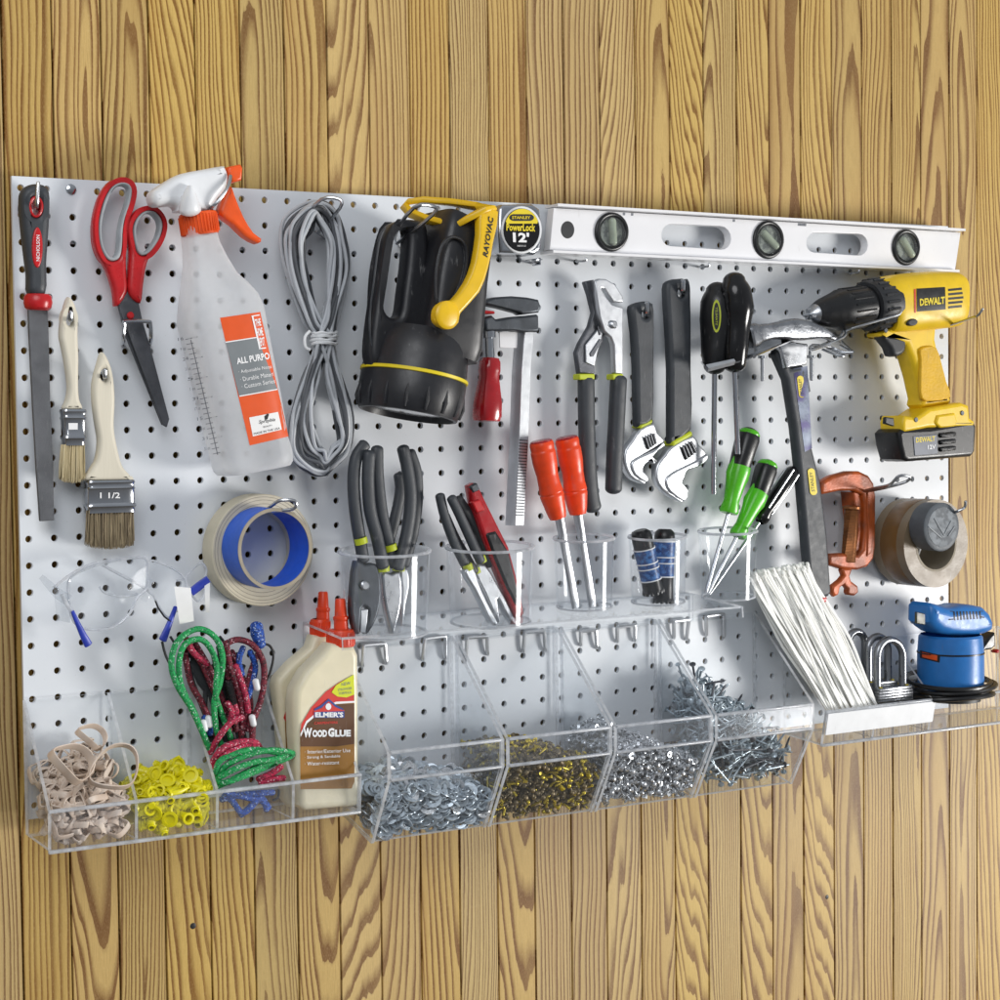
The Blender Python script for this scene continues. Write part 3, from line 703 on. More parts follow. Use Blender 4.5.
hook('bent grey wire hook holding the spray bottle under its trigger', [(212,212,0),(211.5,210,1.6),(212,207,2.3),(219,200,2.5),(226,190,2.5),(229.5,182,2.4),(230.5,176,2.3)], .07, 4)

# ---------------- grey cord
t = thing('extension_cord', 'coiled grey cord tied in the middle with a white twist tie', 'cord', P(324, 338, .3))
r2 = random.Random(11); co = MB(); co2 = MB(); tie = (324, 338)
UL = [(700,340),(664,450),(690,620),(780,850)]; UR = [(915,310),(975,440),(990,600),(925,800)]; UT = (820,262)
UI = [(800,400),(770,480),(790,640),(840,850)]; UJ = [(845,360),(890,470),(890,640),(880,830)]
LL = [(640,200),(548,440),(552,630),(640,712)]; LR = [(790,200),(850,440),(845,590),(750,695)]
LI = [(690,200),(660,420),(680,560),(720,600)]; LJ = [(735,200),(770,400),(800,540),(770,600)]
N_ = 20
for i in range(N_):
    f = (i/(N_-1)); g = r2.uniform(-5, 5); dd = .85 + 1.0*((i*7) % N_)/N_; jit = lambda: r2.gauss(0, 9)
    mixp = lambda a, b2, f: (lerp(a[0], b2[0], f)+jit(), lerp(a[1], b2[1], f)+jit())
    up = [mixp(a, b2, f) for a, b2 in zip(UL, UI)]; ur = [mixp(a, b2, f) for a, b2 in zip(UR, UJ)]
    ll = [mixp(a, b2, f) for a, b2 in zip(LL, LI)]; lr = [mixp(a, b2, f) for a, b2 in zip(LR, LJ)]
    tl = k('p', (tie[0]-9+18*f+r2.uniform(-1,1), tie[1]))[0]; tr = k('p', (tie[0]+9-18*f*.9+r2.uniform(-1,1), tie[1]))[0]
    top = (UT[0]+lerp(0,10,f)+jit(), UT[1]+lerp(-5,60,f))
    pts = [P(*tl, dd)] + [P(*q, dd+r2.uniform(-.1,.15)) for q in k('B', *reversed(up))] + [P(*k('B', top)[0], dd+.1)] + [P(*q, dd+r2.uniform(-.1,.15)) for q in k('B', *ur)] + [P(*tr, dd+.1)]
    bot = (lerp(700,740,f)+jit(), lerp(728,640,f))
    pts += [P(*q, dd+r2.uniform(-.1,.15)) for q in k('G', *(ll if i % 2 else lr))] + [P(*k('G', bot)[0], dd)] + [P(*q, dd+r2.uniform(-.15,.1)) for q in k('G', *reversed(lr if i % 2 else ll))]
    (co2 if i % 5 in (1, 3) else co).tube(pts, .078, 8, closed=True, n=6)
co.build('cord', M['cord_grey'], t); co2.build('cord', M['cord_dark'], t)
tt = MB()
for j in range(4): tt.tube([P(tie[0]+12*math.cos(a)+r2.uniform(-1,1), 333+j*3.4+r2.uniform(-1,1), 1.4+.6*math.sin(a)) for a in [2*math.pi*i/14 for i in range(14)]], .07, 6, closed=True, n=2)
tt.tube([P(x, y, 2.0) for x, y in k('B',(800,905),(775,935),(778,985),(800,998))], .06, 6, n=3)
tt.build('twist_tie', M['white_plastic'], t)
hook('bent grey wire hook carrying the coiled cord', [(326,238,0)]+[q+(d_,) for q, d_ in zip(k('B',(780,355),(855,248),(945,246),(950,290),(840,415)),(1.0,2.2,2.6,2.5,.6))], .07, 3)

# ---------------- lantern
t = thing('lantern', 'chunky black hand lantern with yellow swing stand hanging lens down', 'lantern', P(430, 320, .3))
g = MB().plate(k('C',(215,232),(250,206),(330,193),(430,212),(450,300),(440,600),(400,820),(330,880),(160,925),(126,912),(114,850),(128,700),(158,500),(188,300)), 3.3, 1.0, .3, sil=1.0, holes=[k('C',(288,252),(330,238),(352,262),(345,400),(325,560),(308,670),(270,688),(236,655),(232,600),(245,430))], n=3, res=5)
g.build('grip_body', M['lantern_black'], t)
MB().tube([P(*q, 3.15) for q in k('C',(225,240),(196,310),(170,500),(148,700),(160,830),(185,895))], .045, 6, n=4).build('grip_seam', M['grey_rubber'], t)
b = MB().limb([P(*q, 2.75) for q in k('C',(572,215),(566,232),(552,300),(518,500),(494,700),(478,830),(466,880))], [1.05,1.16,1.2,1.26,1.32,1.36,1.36], [1.5,1.66,1.7,1.72,1.74,1.74,1.6], 40, 5.5, True)
bb = b.bvh(); b.build('battery_case', M['lantern_black'], t)
c0, c1 = P(419,345,2.75), P(407.5,415,2.75); ax = (c1-c0).normalized(); L = (c1-c0).length
MB().lathe([(1.62,-.55),(1.9,-.1),(2.03,.45),(2.09,1.0),(2.11,1.2)], c0, ax, 56).build('lens_shoulder', M['lantern_black'], t)
MB().lathe([(2.09,1.17),(2.16,1.19),(2.16,1.31),(2.09,1.33)], c0, ax, 56).build('yellow_band', M['yellow_ink'], t)
ri = MB().lathe([(2.09,1.3),(2.12,1.4),(2.12,2.2),(2.06,L-.25),(1.97,L),(1.84,L+.02),(1.8,L-.2)], c0, ax, 64)
u_ = ax.orthogonal().normalized(); w_ = ax.cross(u_)
for i in range(16):
    an = 2*math.pi*(i+.5)/16; e = u_*math.cos(an)+w_*math.sin(an)
    ri.tube([c0+e*2.09+ax*1.8, c0+e*2.12+ax*(L-.5), c0+e*2.03+ax*(L-.1)], [.03,.09,.06], 8)
ri.build('bezel', M['lantern_black'], t)
MB().lathe([(1.81,L-.2),(1.0,L-.12),(0,L-.1)], c0, ax, 48).build('lens', M['chrome'], t)
pd = MB().poly_decal(k('C',(480,600),(478,480),(495,370),(520,310),(560,285),(605,300),(630,345),(632,420),(610,520),(570,600),(530,632),(495,630)), bb, off=.05, n=3)
MB().tube([P(*q, 4.55) for q in k('C',(480,600),(478,480),(495,370),(520,310),(560,285),(605,300),(630,345),(632,420),(610,520),(570,600),(530,632),(495,630))], .07, 8, closed=True, n=4).build('pad_rim', M['lantern_black'], t)
M['pad'] = pbr('pad', '2a2b2e', 0.55, bump=1.0, bscale=260)
pd.build('textured_pad', M['pad'], t)
ya = MB().plate(k('C',(477,695),(480,650),(500,620),(532,606),(572,596),(635,512),(675,412),(697,270),(706,146),(796,156),(772,310),(746,440),(702,560),(608,665),(598,712),(566,738),(525,740),(492,722)), 5.0, .42, .12, n=2, res=3)
yo = ya.build('stand_arm', M['yellow'], t)
MB().lathe([(0,.10),(.38,.09),(.50,.05),(.55,0),(.55,-.2)], P(447.6,315,5.0), (0.05,-1,0), 32).build('pivot_cap', M['yellow'], t)
MB().text('RAYOVAC', k('C',(738,388),(770,186),(742,180),(714,380)), d=5.02, bold=.03, shear=.2).build('lettering', M['black_ink'], yo)
MB().limb([P(*q[:2], q[2]) for q in k('C',(760,150,4.8),(690,134,4.0),(560,112,3.0),(420,100,2.2),(345,108,1.8),(322,132,1.7),(350,165,2.1),(440,200,3.0),(540,222,3.9),(600,215,4.3),(660,180,4.7),(720,150,4.9))], .13, .2, 12, 4, closed=True).build('stand_bail', M['yellow'], t)
hook('bent grey wire hook holding the lantern', [q+(d_,) for q, d_ in zip(k('C',(300,330),(278,262),(372,136),(462,130),(468,170),(285,316)),(.0,2.6,4.5,4.6,4.4,2.4))], .08, 3)

# ---------------- tape measure
t = thing('tape_measure', 'small chrome tape measure with yellow and black face beside the level', 'tape measure', P(520, 230, .3))
def sc_(pts, dx=0, dy=0): return [(a+dx, b+dy) for a, b in pts]
MB().plate(k('X',(46,90),(62,68),(205,66),(240,90),(252,180),(246,285),(215,308),(50,300),(42,200)), 1.55, 1.35, .16, n=0, res=4).build('case', M['chrome'], t)
MB().plate(k('X',*ellipse(153,190,96,114,40)), 1.62, .2, .06).build('face_ring', M['white_plastic'], t)
fb = MB().plate(k('X',*ellipse(152,190,86,103,40)), 1.66, .1, .02); fo = fb.build('face', M['black_gloss'], t)
top = [q for q in ellipse(152,190,84,101,60) if q[1] < 152]; top.sort()
MB().poly_decal(k('X', *([(q[0], q[1]) for q in top] + [(225,160),(80,160)])), d=1.675).build('yellow_panel', M['yellow_ink'], fo)
MB().plate(k('X',*[(152+(56 if q[0]>152 else -56)*0.62+ (q[0]-152)*.42, q[1]) for q in ellipse(152,131,56,16,24)]), 1.70, .03, .01).build('badge', M['black_ink'], fo)
MB().text('STANLEY', k('X',(105,138),(192,138),(192,124),(105,124)), d=1.72, bold=.02).build('lettering', M['yellow_ink'], fo)
MB().text('PowerLock', k('X',(78,194),(216,198),(216,160),(78,160)), d=1.69, bold=.03).build('lettering', M['yellow_ink'], fo)
tx = MB().text("12'", k('X',(110,248),(188,250),(186,204),(108,200)), d=1.69, bold=.04); tx.text('MADE IN U.S.A.', k('X',(130,270),(172,270),(172,262),(130,262)), d=1.69); tx.build('lettering', M['white_ink'], fo)
tb = MB(); tb.box(P(534,260,1.1), (.5,.5,.04)); tb.box(P(536.5,262,1.1), (.05,.55,.3)); tb.build('tape_tab', M['chrome'], t)
hook('short hook under the tape measure', [(533,263,0),(533,263.5,.9),(535,262.5,1.4),(538,259,1.5)], .06)

# ---------------- level
M['vial_glass'] = pbr('vial_glass', 'b9c2a8', 0.12, 0, 0.1, wear=0)
M['vial_grey'] = pbr('vial_grey', '9aa093', 0.35, 0, 0.2, 200, col2='5d625c', cscale=150)
t = thing('spirit_level', 'long white aluminium spirit level with three round vials along the top of the board', 'level', P(755, 238, .3))
TLc, BLc, BRc, TRc = (554,205.5), (549.5,252), (955,271.5), (961,230.5)
def LV(u, v_): a = lerp(V(TLc), V(TRc), u); b_ = lerp(V(BLc), V(BRc), u); q = lerp(a, b_, v_); return (q.x, q.y)
def slot(x0, x1, y0, y1, nx=8):     # stadium in px with slanted ends
    return None
def stad(tl, tr, br, bl, n=8):
    tl, tr, br, bl = map(V, (tl, tr, br, bl)); out = []
    for c0_, c1_, ux in ((tr, br, 1), (bl, tl, -1)):
        mid = (c0_+c1_)/2; h_ = (c1_-c0_)/2; r_ = h_.length*.85
        for i in range(n+1):
            an = -math.pi/2 + math.pi*i/n
            out.append(mid + h_*math.sin(an) + V((ux*r_*math.cos(an), ux*r_*.1*math.cos(an))))
    return out
s1 = stad((672,223.6),(721,226),(721,249.5),(670,246)); s2 = stad((816,232.2),(859,233.6),(858,255.5),(814,252.5))
vials = [(612.8,231.7,14.5,17.5),(769.6,239.6,13.2,17),(907.3,247.2,11.8,16)]
MB().plate([LV(0,.05), LV(1,.05), LV(1,.95), LV(0,.95)], 1.0, .45, .02, holes=[s1, s2]+[ellipse(a, b_, c, d_, 28) for a, b_, c, d_ in vials]).build('web', M['white_paint'], t, ang=30)
a, b_ = P(*LV(0,0),1.0), P(*LV(1,0),1.0); c_, d_ = P(*LV(0,1),1.0), P(*LV(1,1),1.0)
fl = MB()
for p0, p1, hgt in ((a, b_, .11), (c_, d_, .11)):
    x0, x1 = p0.x, p1.x; y0, y1 = -1.28, -.32
    A4 = [V((x0, y0, p0.z-hgt/2)), V((x0, y1, p0.z-hgt/2)), V((x0, y1, p0.z+hgt/2)), V((x0, y0, p0.z+hgt/2))]
    B4 = [v + V((x1-x0, 0, p1.z-p0.z)) for v in A4]; fl.prism(A4, B4)
fl.build('edge_flange', M['white_paint'], t)
MB().plate(ellipse(567.7,229.8,6.8,8.8,24), 1.01, .05, .015).build('hanging_hole', M['dark_rubber'], t)
for i, (x, y, rx, ry) in enumerate(vials):
    rg = MB().plate(ellipse(x, y, rx*1.16, ry*1.13, 36), 1.12, .35, .1, holes=[ellipse(x, y, rx*.86, ry*.86, 36)], res=3).build('vial_ring', M['black_plastic'], t)
    MB().plate(ellipse(x, y, rx*.85, ry*.85, 30), .9, .1, .02).build('vial_back', M['vial_grey'], rg)
    an = (1.5, 0.7, 0.9)[i]; dx_, dy_ = math.cos(an)*rx*.62, math.sin(an)*ry*.62
    MB().tube([P(x-dx_, y-dy_, 1.0), P(x, y, 1.0), P(x+dx_, y+dy_, 1.0)], .17, 12, cap='round').build('vial', M['vial_glass'], rg)
    MB().plate(ellipse(x, y, rx*.84, ry*.84, 30), 1.2, .03, .01).build('vial_window', M['lens'], rg)
dots = MB()
for u in (.17,.19,.44,.6,.605,.61,.615): dots.decal([LV(u,.12), LV(u+.006,.12), LV(u+.006,.06), LV(u,.06)], d=1.0+.003, n=1, m=1)
dots.build('print', M['grey_ink'], t)
for i, (x, y) in enumerate(((577,262.5),(700,268),(850,274.2))):
    hook(['short support hook under the left end of the level', 'short support hook under the middle of the level', 'short support hook under the right end of the level'][i], [(x,y-1,0),(x,y-1.2,.8),(x+8,y-1.6,1.25),(x+9,y-4,1.3)], .05)

# ---------------- bar clamp
t = thing('bar_clamp', 'steel bar clamp with dark jaws and red wooden handle', 'clamp', P(510, 320, .3))
MB().plate(k('p',(534.3,330),(531,370),(528.3,445),(524,525.5),(515,526),(519,445),(521.7,370),(525,330)), 1.5, .75, .02).build('bar', M['bright_steel'], t)
gr = MB()
for i in range(26): 
    y = 440+i*3; gr.tube([P(519.4-(i*3)*.048, y, 1.505), P(527.6-(i*3)*.05, y+.5, 1.505)], .022, 5)
gr.build('bar_serration', M['gunmetal'], t)
MB().plate(k('Y',(345,75),(420,50),(560,42),(700,52),(778,68),(792,110),(782,160),(650,175),(600,160),(480,128),(380,105),(345,100)), 1.7, .65, .1, sil=.8).build('fixed_jaw', M['gunmetal'], t)
MB().plate(k('Y',(440,210),(560,190),(640,182),(778,172),(782,300),(660,302),(590,290),(350,295),(350,200),(400,180)), 1.72, .7, .1, sil=.8).build('sliding_jaw', M['gunmetal'], t)
MB().plate(k('Y',(362,140),(470,150),(466,170),(362,168)), 1.75, .5, .08).build('jaw_pad', M['red_plastic'], t)
MB().lathe([(.33,-.15),(.33,.2),(.24,.22),(.24,1.2),(.34,1.22),(.36,1.7),(.3,1.75)], P(488,333,1.35), P(489,360,1.35)-P(488,333,1.35), 20).build('spindle', M['chrome'], t)
MB().plate(k('Y',(495,300),(630,300),(622,415),(500,412)), 1.3, .06, .02).build('jaw_plate', M['white_paint'], t)
x0, x1 = P(490,358,1.4), P(486.5,421,1.4); pl = [lerp(x0, x1, f) for f in (0,.06,.2,.3,.45,.7,.92,1)]
MB().limb(pl, [.32,.4,.42,.38,.44,.54,.56,.5], None, 12, 3, cap=True).build('handle', M['red_paint'], t)

# ---------------- tongue and groove pliers
t = thing('adjustable_pliers', 'tongue and groove pliers with grey grips hanging jaws up left of the wrenches', 'pliers', P(600, 380, .3))
MB().plate(k('Z',(140,45),(158,34),(185,36),(222,58),(252,105),(255,130),(215,128),(180,75),(165,72),(180,100),(210,138),(254,150),(252,415),(220,415),(216,300),(205,270),(178,245),(160,190),(148,110)), 1.35, .32, .06, n=0).build('upper_jaw', M['bright_steel'], t)
MB().plate(k('Z',(100,46),(140,38),(152,120),(170,205),(182,240),(175,280),(140,350),(140,415),(78,415),(66,330),(82,290),(120,225),(135,170),(118,100)), 1.08, .3, .06).build('lower_jaw', M['dark_steel'], t)
MB().plate(k('Z',(104,300),(160,228),(172,250),(150,330),(138,385),(104,370)), 1.16, .1, .03).build('slide_plate', M['bright_steel'], t)
for q in ([(120,335),(160,275),(168,285),(135,345),(124,347)], [(150,225),(158,262),(166,258),(158,222)]):
    MB().plate(k('Z',*q), 1.2, .08, .02).build('groove', M['dark_steel'], t)
MB().lathe([(0,.1),(.12,.1),(.17,.06),(.18,0),(.18,-.2)], P(*k('Z',(214,219))[0],1.38), (0,-1,0), 18).build('pivot', M['steel'], t)
def grip(pts, w_, d, dz, name='grip', mat='grey_rubber', par=None, ex=2.6):
    return MB().limb(catmull([P(*q, d) for q in pts], 4, False), w_, dz, 16, ex, 'round').build(name, M[mat], par)
grip(k('Z',(104,440),(106,600),(112,780),(122,900),(132,950)), .37, 1.05, .28, par=t); grip(k('Z',(234,440),(226,600),(217,780),(214,875)), .36, 1.25, .3, par=t)
for a in ((78,415),(212,415)):
    MB().plate(k('Z',(a[0],a[1]),(a[0]+62 if a[0]<100 else a[0]+42,a[1]),(a[0]+62 if a[0]<100 else a[0]+42,a[1]+24),(a[0],a[1]+24)), 1.42 if a[0]>100 else 1.3, .5, .05).build('grip_band', M['lime'], t)
hook('hook tip behind the jaws of the tongue and groove pliers', [(598,335,0),(598,335,.9),(598,332,1.0)], .07)

# ---------------- two adjustable wrenches
def wrench(label, pts, top, hd, jaw, knurl, band, hole):
    t = thing('adjustable_wrench', label, 'wrench', P(*top, .3))
    MB().plate(pts, 1.25, .5, .2, holes=[hole], n=2, res=4, sil=.6).build('grip', M['grey_rubber'], t)
    MB().plate(band, 1.27, .66, .12, res=3).build('grip_band', M['lime'], t)
    MB().plate(hd, 1.25, .4, .1, n=2, res=3).build('head', M['bright_steel'], t)
    MB().plate(jaw, 1.32, .45, .08, n=2, res=3).build('movable_jaw', M['white_paint'] if 0 else M['bright_steel'], t)
    MB().plate(knurl, 1.29, .1, .03).build('knurl_recess', M['black_ink'], t)
    a, b_, c, d_ = map(V, knurl); kn = MB()
    for i in range(4):
        u = (i+.6)/4.2; kn.tube([P(*lerp(a, b_, u), 1.33), P(*lerp(d_, c, u), 1.33)], .045, 6)
    kn.build('knurl', M['steel'], t); return t
wrench('shorter adjustable wrench with grey grip hanging jaw down beside the pliers', k('Z',(277,160),(290,135),(340,124),(368,130),(382,165),(380,400),(376,600),(318,625),(300,612),(296,400),(288,250)), (642,310),
  k('Z',(322,635),(376,612),(392,650),(420,680),(400,700),(350,730),(300,760),(285,775),(300,815),(350,852),(320,850),(280,825),(258,770),(262,720),(290,680)),
  k('Z',(425,690),(380,720),(310,752),(287,775),(300,820),(348,850),(355,825),(335,805),(340,780),(370,760),(388,775),(375,745)), k('Z',(336,672),(380,652),(390,692),(352,720)), k('Z',(318,622),(376,594),(372,612),(322,638)), k('Z',*ellipse(345,178,11,14,14)))
wrench('longer adjustable wrench with grey grip hanging jaw down next to the screwdrivers', k('Z',(417,75),(432,42),(475,34),(510,36),(528,70),(530,400),(530,640),(450,685),(434,680),(434,400),(424,200)), (680,290),
  k('Z',(448,705),(532,662),(560,700),(590,735),(560,770),(470,805),(432,830),(425,850),(440,885),(500,925),(460,915),(410,880),(385,835),(390,780),(420,740)),
  k('Z',(590,735),(550,762),(470,800),(430,828),(425,855),(442,888),(500,926),(516,880),(492,850),(500,830),(512,800),(552,790),(592,760)), k('Z',(484,712),(530,684),(552,724),(502,762)), k('Z',(450,684),(530,640),(534,662),(452,710)), k('Z',*ellipse(490,92,13,16,14)))
hook('bright hook tip through the grip of the shorter wrench', [(647,315,0),(647,315,1.1),(647,312,1.45),(647.3,303,1.5)], .11, 3, 'chrome')
hook('bright hook tip through the grip of the longer wrench', [(682.5,293,0),(682.5,293,1.1),(682.5,290,1.45),(682.8,281,1.5)], .11, 3, 'chrome')

# ---------------- screwdriver and hammer rack, two screwdrivers
rk = thing('tool_rack', 'chrome wire and strip rack that carries the two hanging screwdrivers and the hammer', 'rack', P(770, 350, 0))
MB().slab(K3('W',(85,425,2.6),(100,440,2.8),(300,392,2.8),(560,285,2.2),(590,235,.4),(380,262,.15),(300,360,.9),(60,400,.9)), .08).build('strip', M['chrome'], rk)
MB().slab(K3('W',(85,425,2.63),(100,445,2.83),(250,405,2.83),(240,392,2.83)), .2).build('strip_lip', M['bright_steel'], rk)
wr = MB()
wr.tube(K3('W',(800,255,0),(835,270,1.4),(845,240,2.0),(860,225,2.2),(850,262,2.4),(690,330,2.8),(668,320,2.8),(690,306,2.6),(780,318,2.2),(850,345,2.6),(905,348,2.9)), .065, 8, n=4)
wr.tube(K3('W',(665,375,2.9),(670,335,2.7),(700,320,2.5),(830,268,1.2),(840,285,.9),(905,345,2.9)), .065, 8, n=4)
wr.tube(K3('W',(760,322,2.0),(855,362,2.7),(830,366,2.8),(735,330,2.1)), .06, 8, n=4); wr.tube(K3('W',(835,310,1.8),(900,345,2.6)), .06, 8)
wr.build('wire_prongs', M['steel'], rk)
for x, y, d_ in ((675,378,2.7),(402,380,2.2)): MB().lathe([(.2,.12),(.2,0),(.09,-.02),(.09,-1.0),(.05,-1.02)], P(*k('W',(x,y))[0], d_), (0,0,1), 14).build('screw', M['steel'], rk)
MB().lathe([(.22,.1),(.22,-.15),(.1,-.2)], P(*k('W',(270,408))[0],2.5), (0,0,1), 14).build('nut', M['steel'], rk)
def driver(label, pts, wd, shaft, d, hm, badge=None, ridges=False):
    t = thing('screwdriver', label, 'screwdriver', P(*pts[0], .5))
    hd = MB().limb(catmull([P(*q, d) for q in pts], 3, False), [w_ for w_ in wd], None, 20, 2.0, 'round'); hb = hd.bvh(); ho_ = hd.build('handle', M[hm], t)
    MB().tube([P(*q, d) for q in shaft], .12, 10, cap=True).build('shaft', M['chrome'], t)
    if badge:
        b1 = MB().poly_decal(ellipse(badge[0], badge[1], badge[2], badge[3], 20), hb, off=.03).build('badge', M['lime'], ho_)
        MB().poly_decal(ellipse(badge[0], badge[1], badge[2]*.66, badge[3]*.82, 20), hb, off=.05).build('badge_center', M['black_ink'], b1)
        MB().text('STANLEY', [(badge[0]-1.0, badge[1]+9), (badge[0]-1.0, badge[1]-9), (badge[0]-3+4.2, badge[1]-9), (badge[0]-3+4.2, badge[1]+9)][0:4], hb, off=.07).build('lettering', M['lime'], b1)
    return t
def wl(n, a): # resample widths over catmull path
    return None
def drv(label, pts, w0, *r, **kw):
    n = (len(pts)-1)*3+1; ws = [ (lambda f: w0[min(int(f), len(w0)-2)]*(1-(f-min(int(f), len(w0)-2))) + w0[min(int(f), len(w0)-2)+1]*(f-min(int(f), len(w0)-2)))(i/(n-1)*(len(w0)-1)) for i in range(n)]
    return driver(label, pts, ws, *r, **kw)
drv('hanging screwdriver with black handle and yellow oval badge on the chrome rack', k('W',(150,5),(150,60),(152,160),(148,270),(140,350),(138,420)), [.5,.72,.78,.70,.62,.5], k('p',(714.5,372),(713.5,494)), 1.7, 'black_plastic', badge=(*k('W',(147,145))[0], 4.6, 16.5))
drv('hanging screwdriver with ribbed black handle, taller of the pair on the chrome rack', k('W',(245,-50),(248,0),(258,100),(255,200),(248,320),(248,410)), [.5,.7,.76,.62,.6,.5], k('p',(734.5,370),(738,454)), 2.3, 'black_gloss')

# ---------------- hammer
M['hammer_steel'] = pbr('hammer_steel', '9a9da2', 0.3, 0.95, 0.2, 50, bump=0.4, bscale=300, rvar=0.15)
t = thing('claw_hammer', 'claw hammer with steel head and grey rubber handle hanging on the chrome rack', 'hammer', P(795, 345, .5))
dh = 1.9
MB().limb(catmull(K3('W',(305,262,2.2),(345,250,2.2),(430,232,2.1),(540,222,2.0),(620,225,1.9),(700,238,1.8),(770,268,1.7),(812,290,1.65)), 3, False),
  [.52,.55,.55,.54,.42,.40,.36,.38,.42,.5,.52,.5,.46,.42,.36,.30,.24,.2,.15,.11,.09,.05], [.5,.55,.5,.45,.4,.38,.36,.36,.38,.42,.42,.42,.45,.48,.5,.5,.5,.48,.45,.42,.36,.3], 24, 4.2, True).build('head', M['hammer_steel'], t)
MB().plate(k('W',(470,300),(540,285),(660,300),(650,415),(560,430),(525,440)), 1.95, .5, .08, sil=.7).build('neck', M['steel'], t)
hp = [(800,345),(803,380),(806.5,430),(811,480),(816,530),(820,570),(823,599)]
hh_ = MB().plate(k('W',(455,340),(530,310),(560,430),(645,410),(655,610))+k('J',(520,0),(548,250),(590,420),(618,640),(636,900),(552,920),(530,860),(508,600),(488,380),(468,200),(436,0)), 1.8, .55, .22, n=0, res=5, sil=.5)
hb = hh_.bvh(); ho_ = hh_.build('handle', M['grey_rubber'], t)
lb = MB().decal(k('J',(520,300),(550,284))+k('E',(312,664),(262,674)), hb, n=4, m=14, off=.02)
M['hammer_label'] = pbr('hammer_label', '747d8e', .3, .3, .15, 60, col2='4a4470', cscale=35)
lb.build('label', M['hammer_label'], ho_)
def pill(x, y, rx, ry, rot, n=24): 
    out = []
    for i in range(n):
        an = 2*math.pi*i/n; c, s_ = math.cos(an), math.sin(an); a = rx*c; b_ = (ry-rx)*(1 if s_ > 0 else -1) + rx*s_
        out.append((x + a*math.cos(rot)-b_*math.sin(rot), y + a*math.sin(rot)+b_*math.cos(rot)))
    return out
for (x, y, rx, ry, q) in ((*k('J',(552,424))[0], 3.6, 13.5, [(-2,10),(0.6,-10)]), (*k('E',(290,738))[0], 3.2, 11, [(-2,8),(.5,-8)])):
    b1 = MB().poly_decal(pill(x, y, rx, ry, -.12), hb, off=.045).build('badge', M['yellow_ink'], ho_)
    MB().text('STANLEY', [(x+1.2+1.3, y+ry*.72), (x+1.2-1.3, y-ry*.72), (x-2.1-1.3+.6, y-ry*.72), (x-2.1+1.3, y+ry*.72)][0:4], hb, off=.06).build('lettering', M['black_ink'], b1)
MB().plate(k('J',(588,905),(618,902),(612,928),(590,930)), 1.9, .5, .1).build('end_tab', M['red_plastic'], t)

# ---------------- cordless drill
t = thing('cordless_drill', 'yellow and black cordless drill with battery hanging on wire prongs', 'drill', P(930, 330, .3))
dd_ = 2.1
bd = MB().limb(catmull([P(*q, 1.75) for q in k('E',(572,452),(600,446),(700,436),(780,430),(825,430),(850,432))], 3, False), [1.28,1.3,1.33,1.36,1.38,1.40,1.40,1.40,1.38,1.36,1.34,1.32,1.28,1.20,1.06,.8], [1.0,1.05,1.1,1.13,1.15,1.15,1.15,1.15,1.15,1.14,1.12,1.1,1.04,.95,.8,.55], 36, 3.2, True)
bb = bd.bvh(); bo = bd.build('motor_housing', M['drill_yellow'], t)
gp = MB().plate(k('E',(548,552),(600,525),(610,450),(800,450),(778,525),(775,570),(790,640),(812,740),(838,800),(700,818),(708,780),(690,700),(672,640),(655,590),(580,562)), 2.3, 1.1, .3, n=0, res=5, sil=.35); gb = gp.bvh(); gp.build('handle', M['drill_yellow'], t)
pdp = k('E',(718,640),(715,605),(745,592),(775,600),(792,650),(810,720),(825,775),(760,790),(722,780),(716,720))
M['grip_pad'] = pbr('grip_pad', 'e2b21a', .6, 0, .06, bump=1.0, bscale=330)
MB().plate(pdp, 2.42, .2, .07, n=2).build('grip_pad', M['grip_pad'], t)
MB().plate(k('E',(575,905),(572,865),(582,842),(640,848),(700,815),(850,795),(885,805),(890,850),(912,862),(908,880),(700,885)), 2.75, 1.5, .18, n=0, res=4, sil=-1.0).build('battery_collar', M['drill_yellow'], t)
MB().plate(k('E',(770,870),(780,840),(840,832),(850,862),(840,880),(790,885)), 2.85, .3, .1).build('latch', M['drill_yellow'], t)
bt = MB().plate(k('E',(552,905),(570,890),(700,885),(905,858),(918,880),(912,970),(895,988),(600,1008),(578,1000),(560,950)), 2.7, 1.6, .2, n=0, res=4, sil=-1.0); tb_ = bt.bvh(); bto = bt.build('battery', M['black_plastic'], t)
M['battery_label'] = pbr('battery_label', '565b66', .35, .1)
bl = MB().plate(k('E',(696,985),(690,915),(775,908),(778,978)), 2.73, .08, .02).build('battery_label', M['battery_label'], bto)
MB().text('DEWALT', k('E',(700,938),(768,932),(768,914),(700,920)), d=2.74, bold=.02).build('lettering', M['yellow_ink'], bl); MB().text('12V', k('E',(742,962),(770,960),(770,944),(742,946)), d=2.74, bold=.02).build('lettering', M['white_ink'], bl)
cl = MB()
for y in (905,930,955): cl.plate(k('E',(790,y),(845,y-6),(845,y+10),(790,y+16)), 2.82, .2, .06)
cl.build('battery_clip', M['black_gloss'], bto)
MB().plate(k('E',(590,870),(592,846),(622,850),(624,880)), 2.8, .2, .05).build('terminal_cover', M['black_plastic'], t)
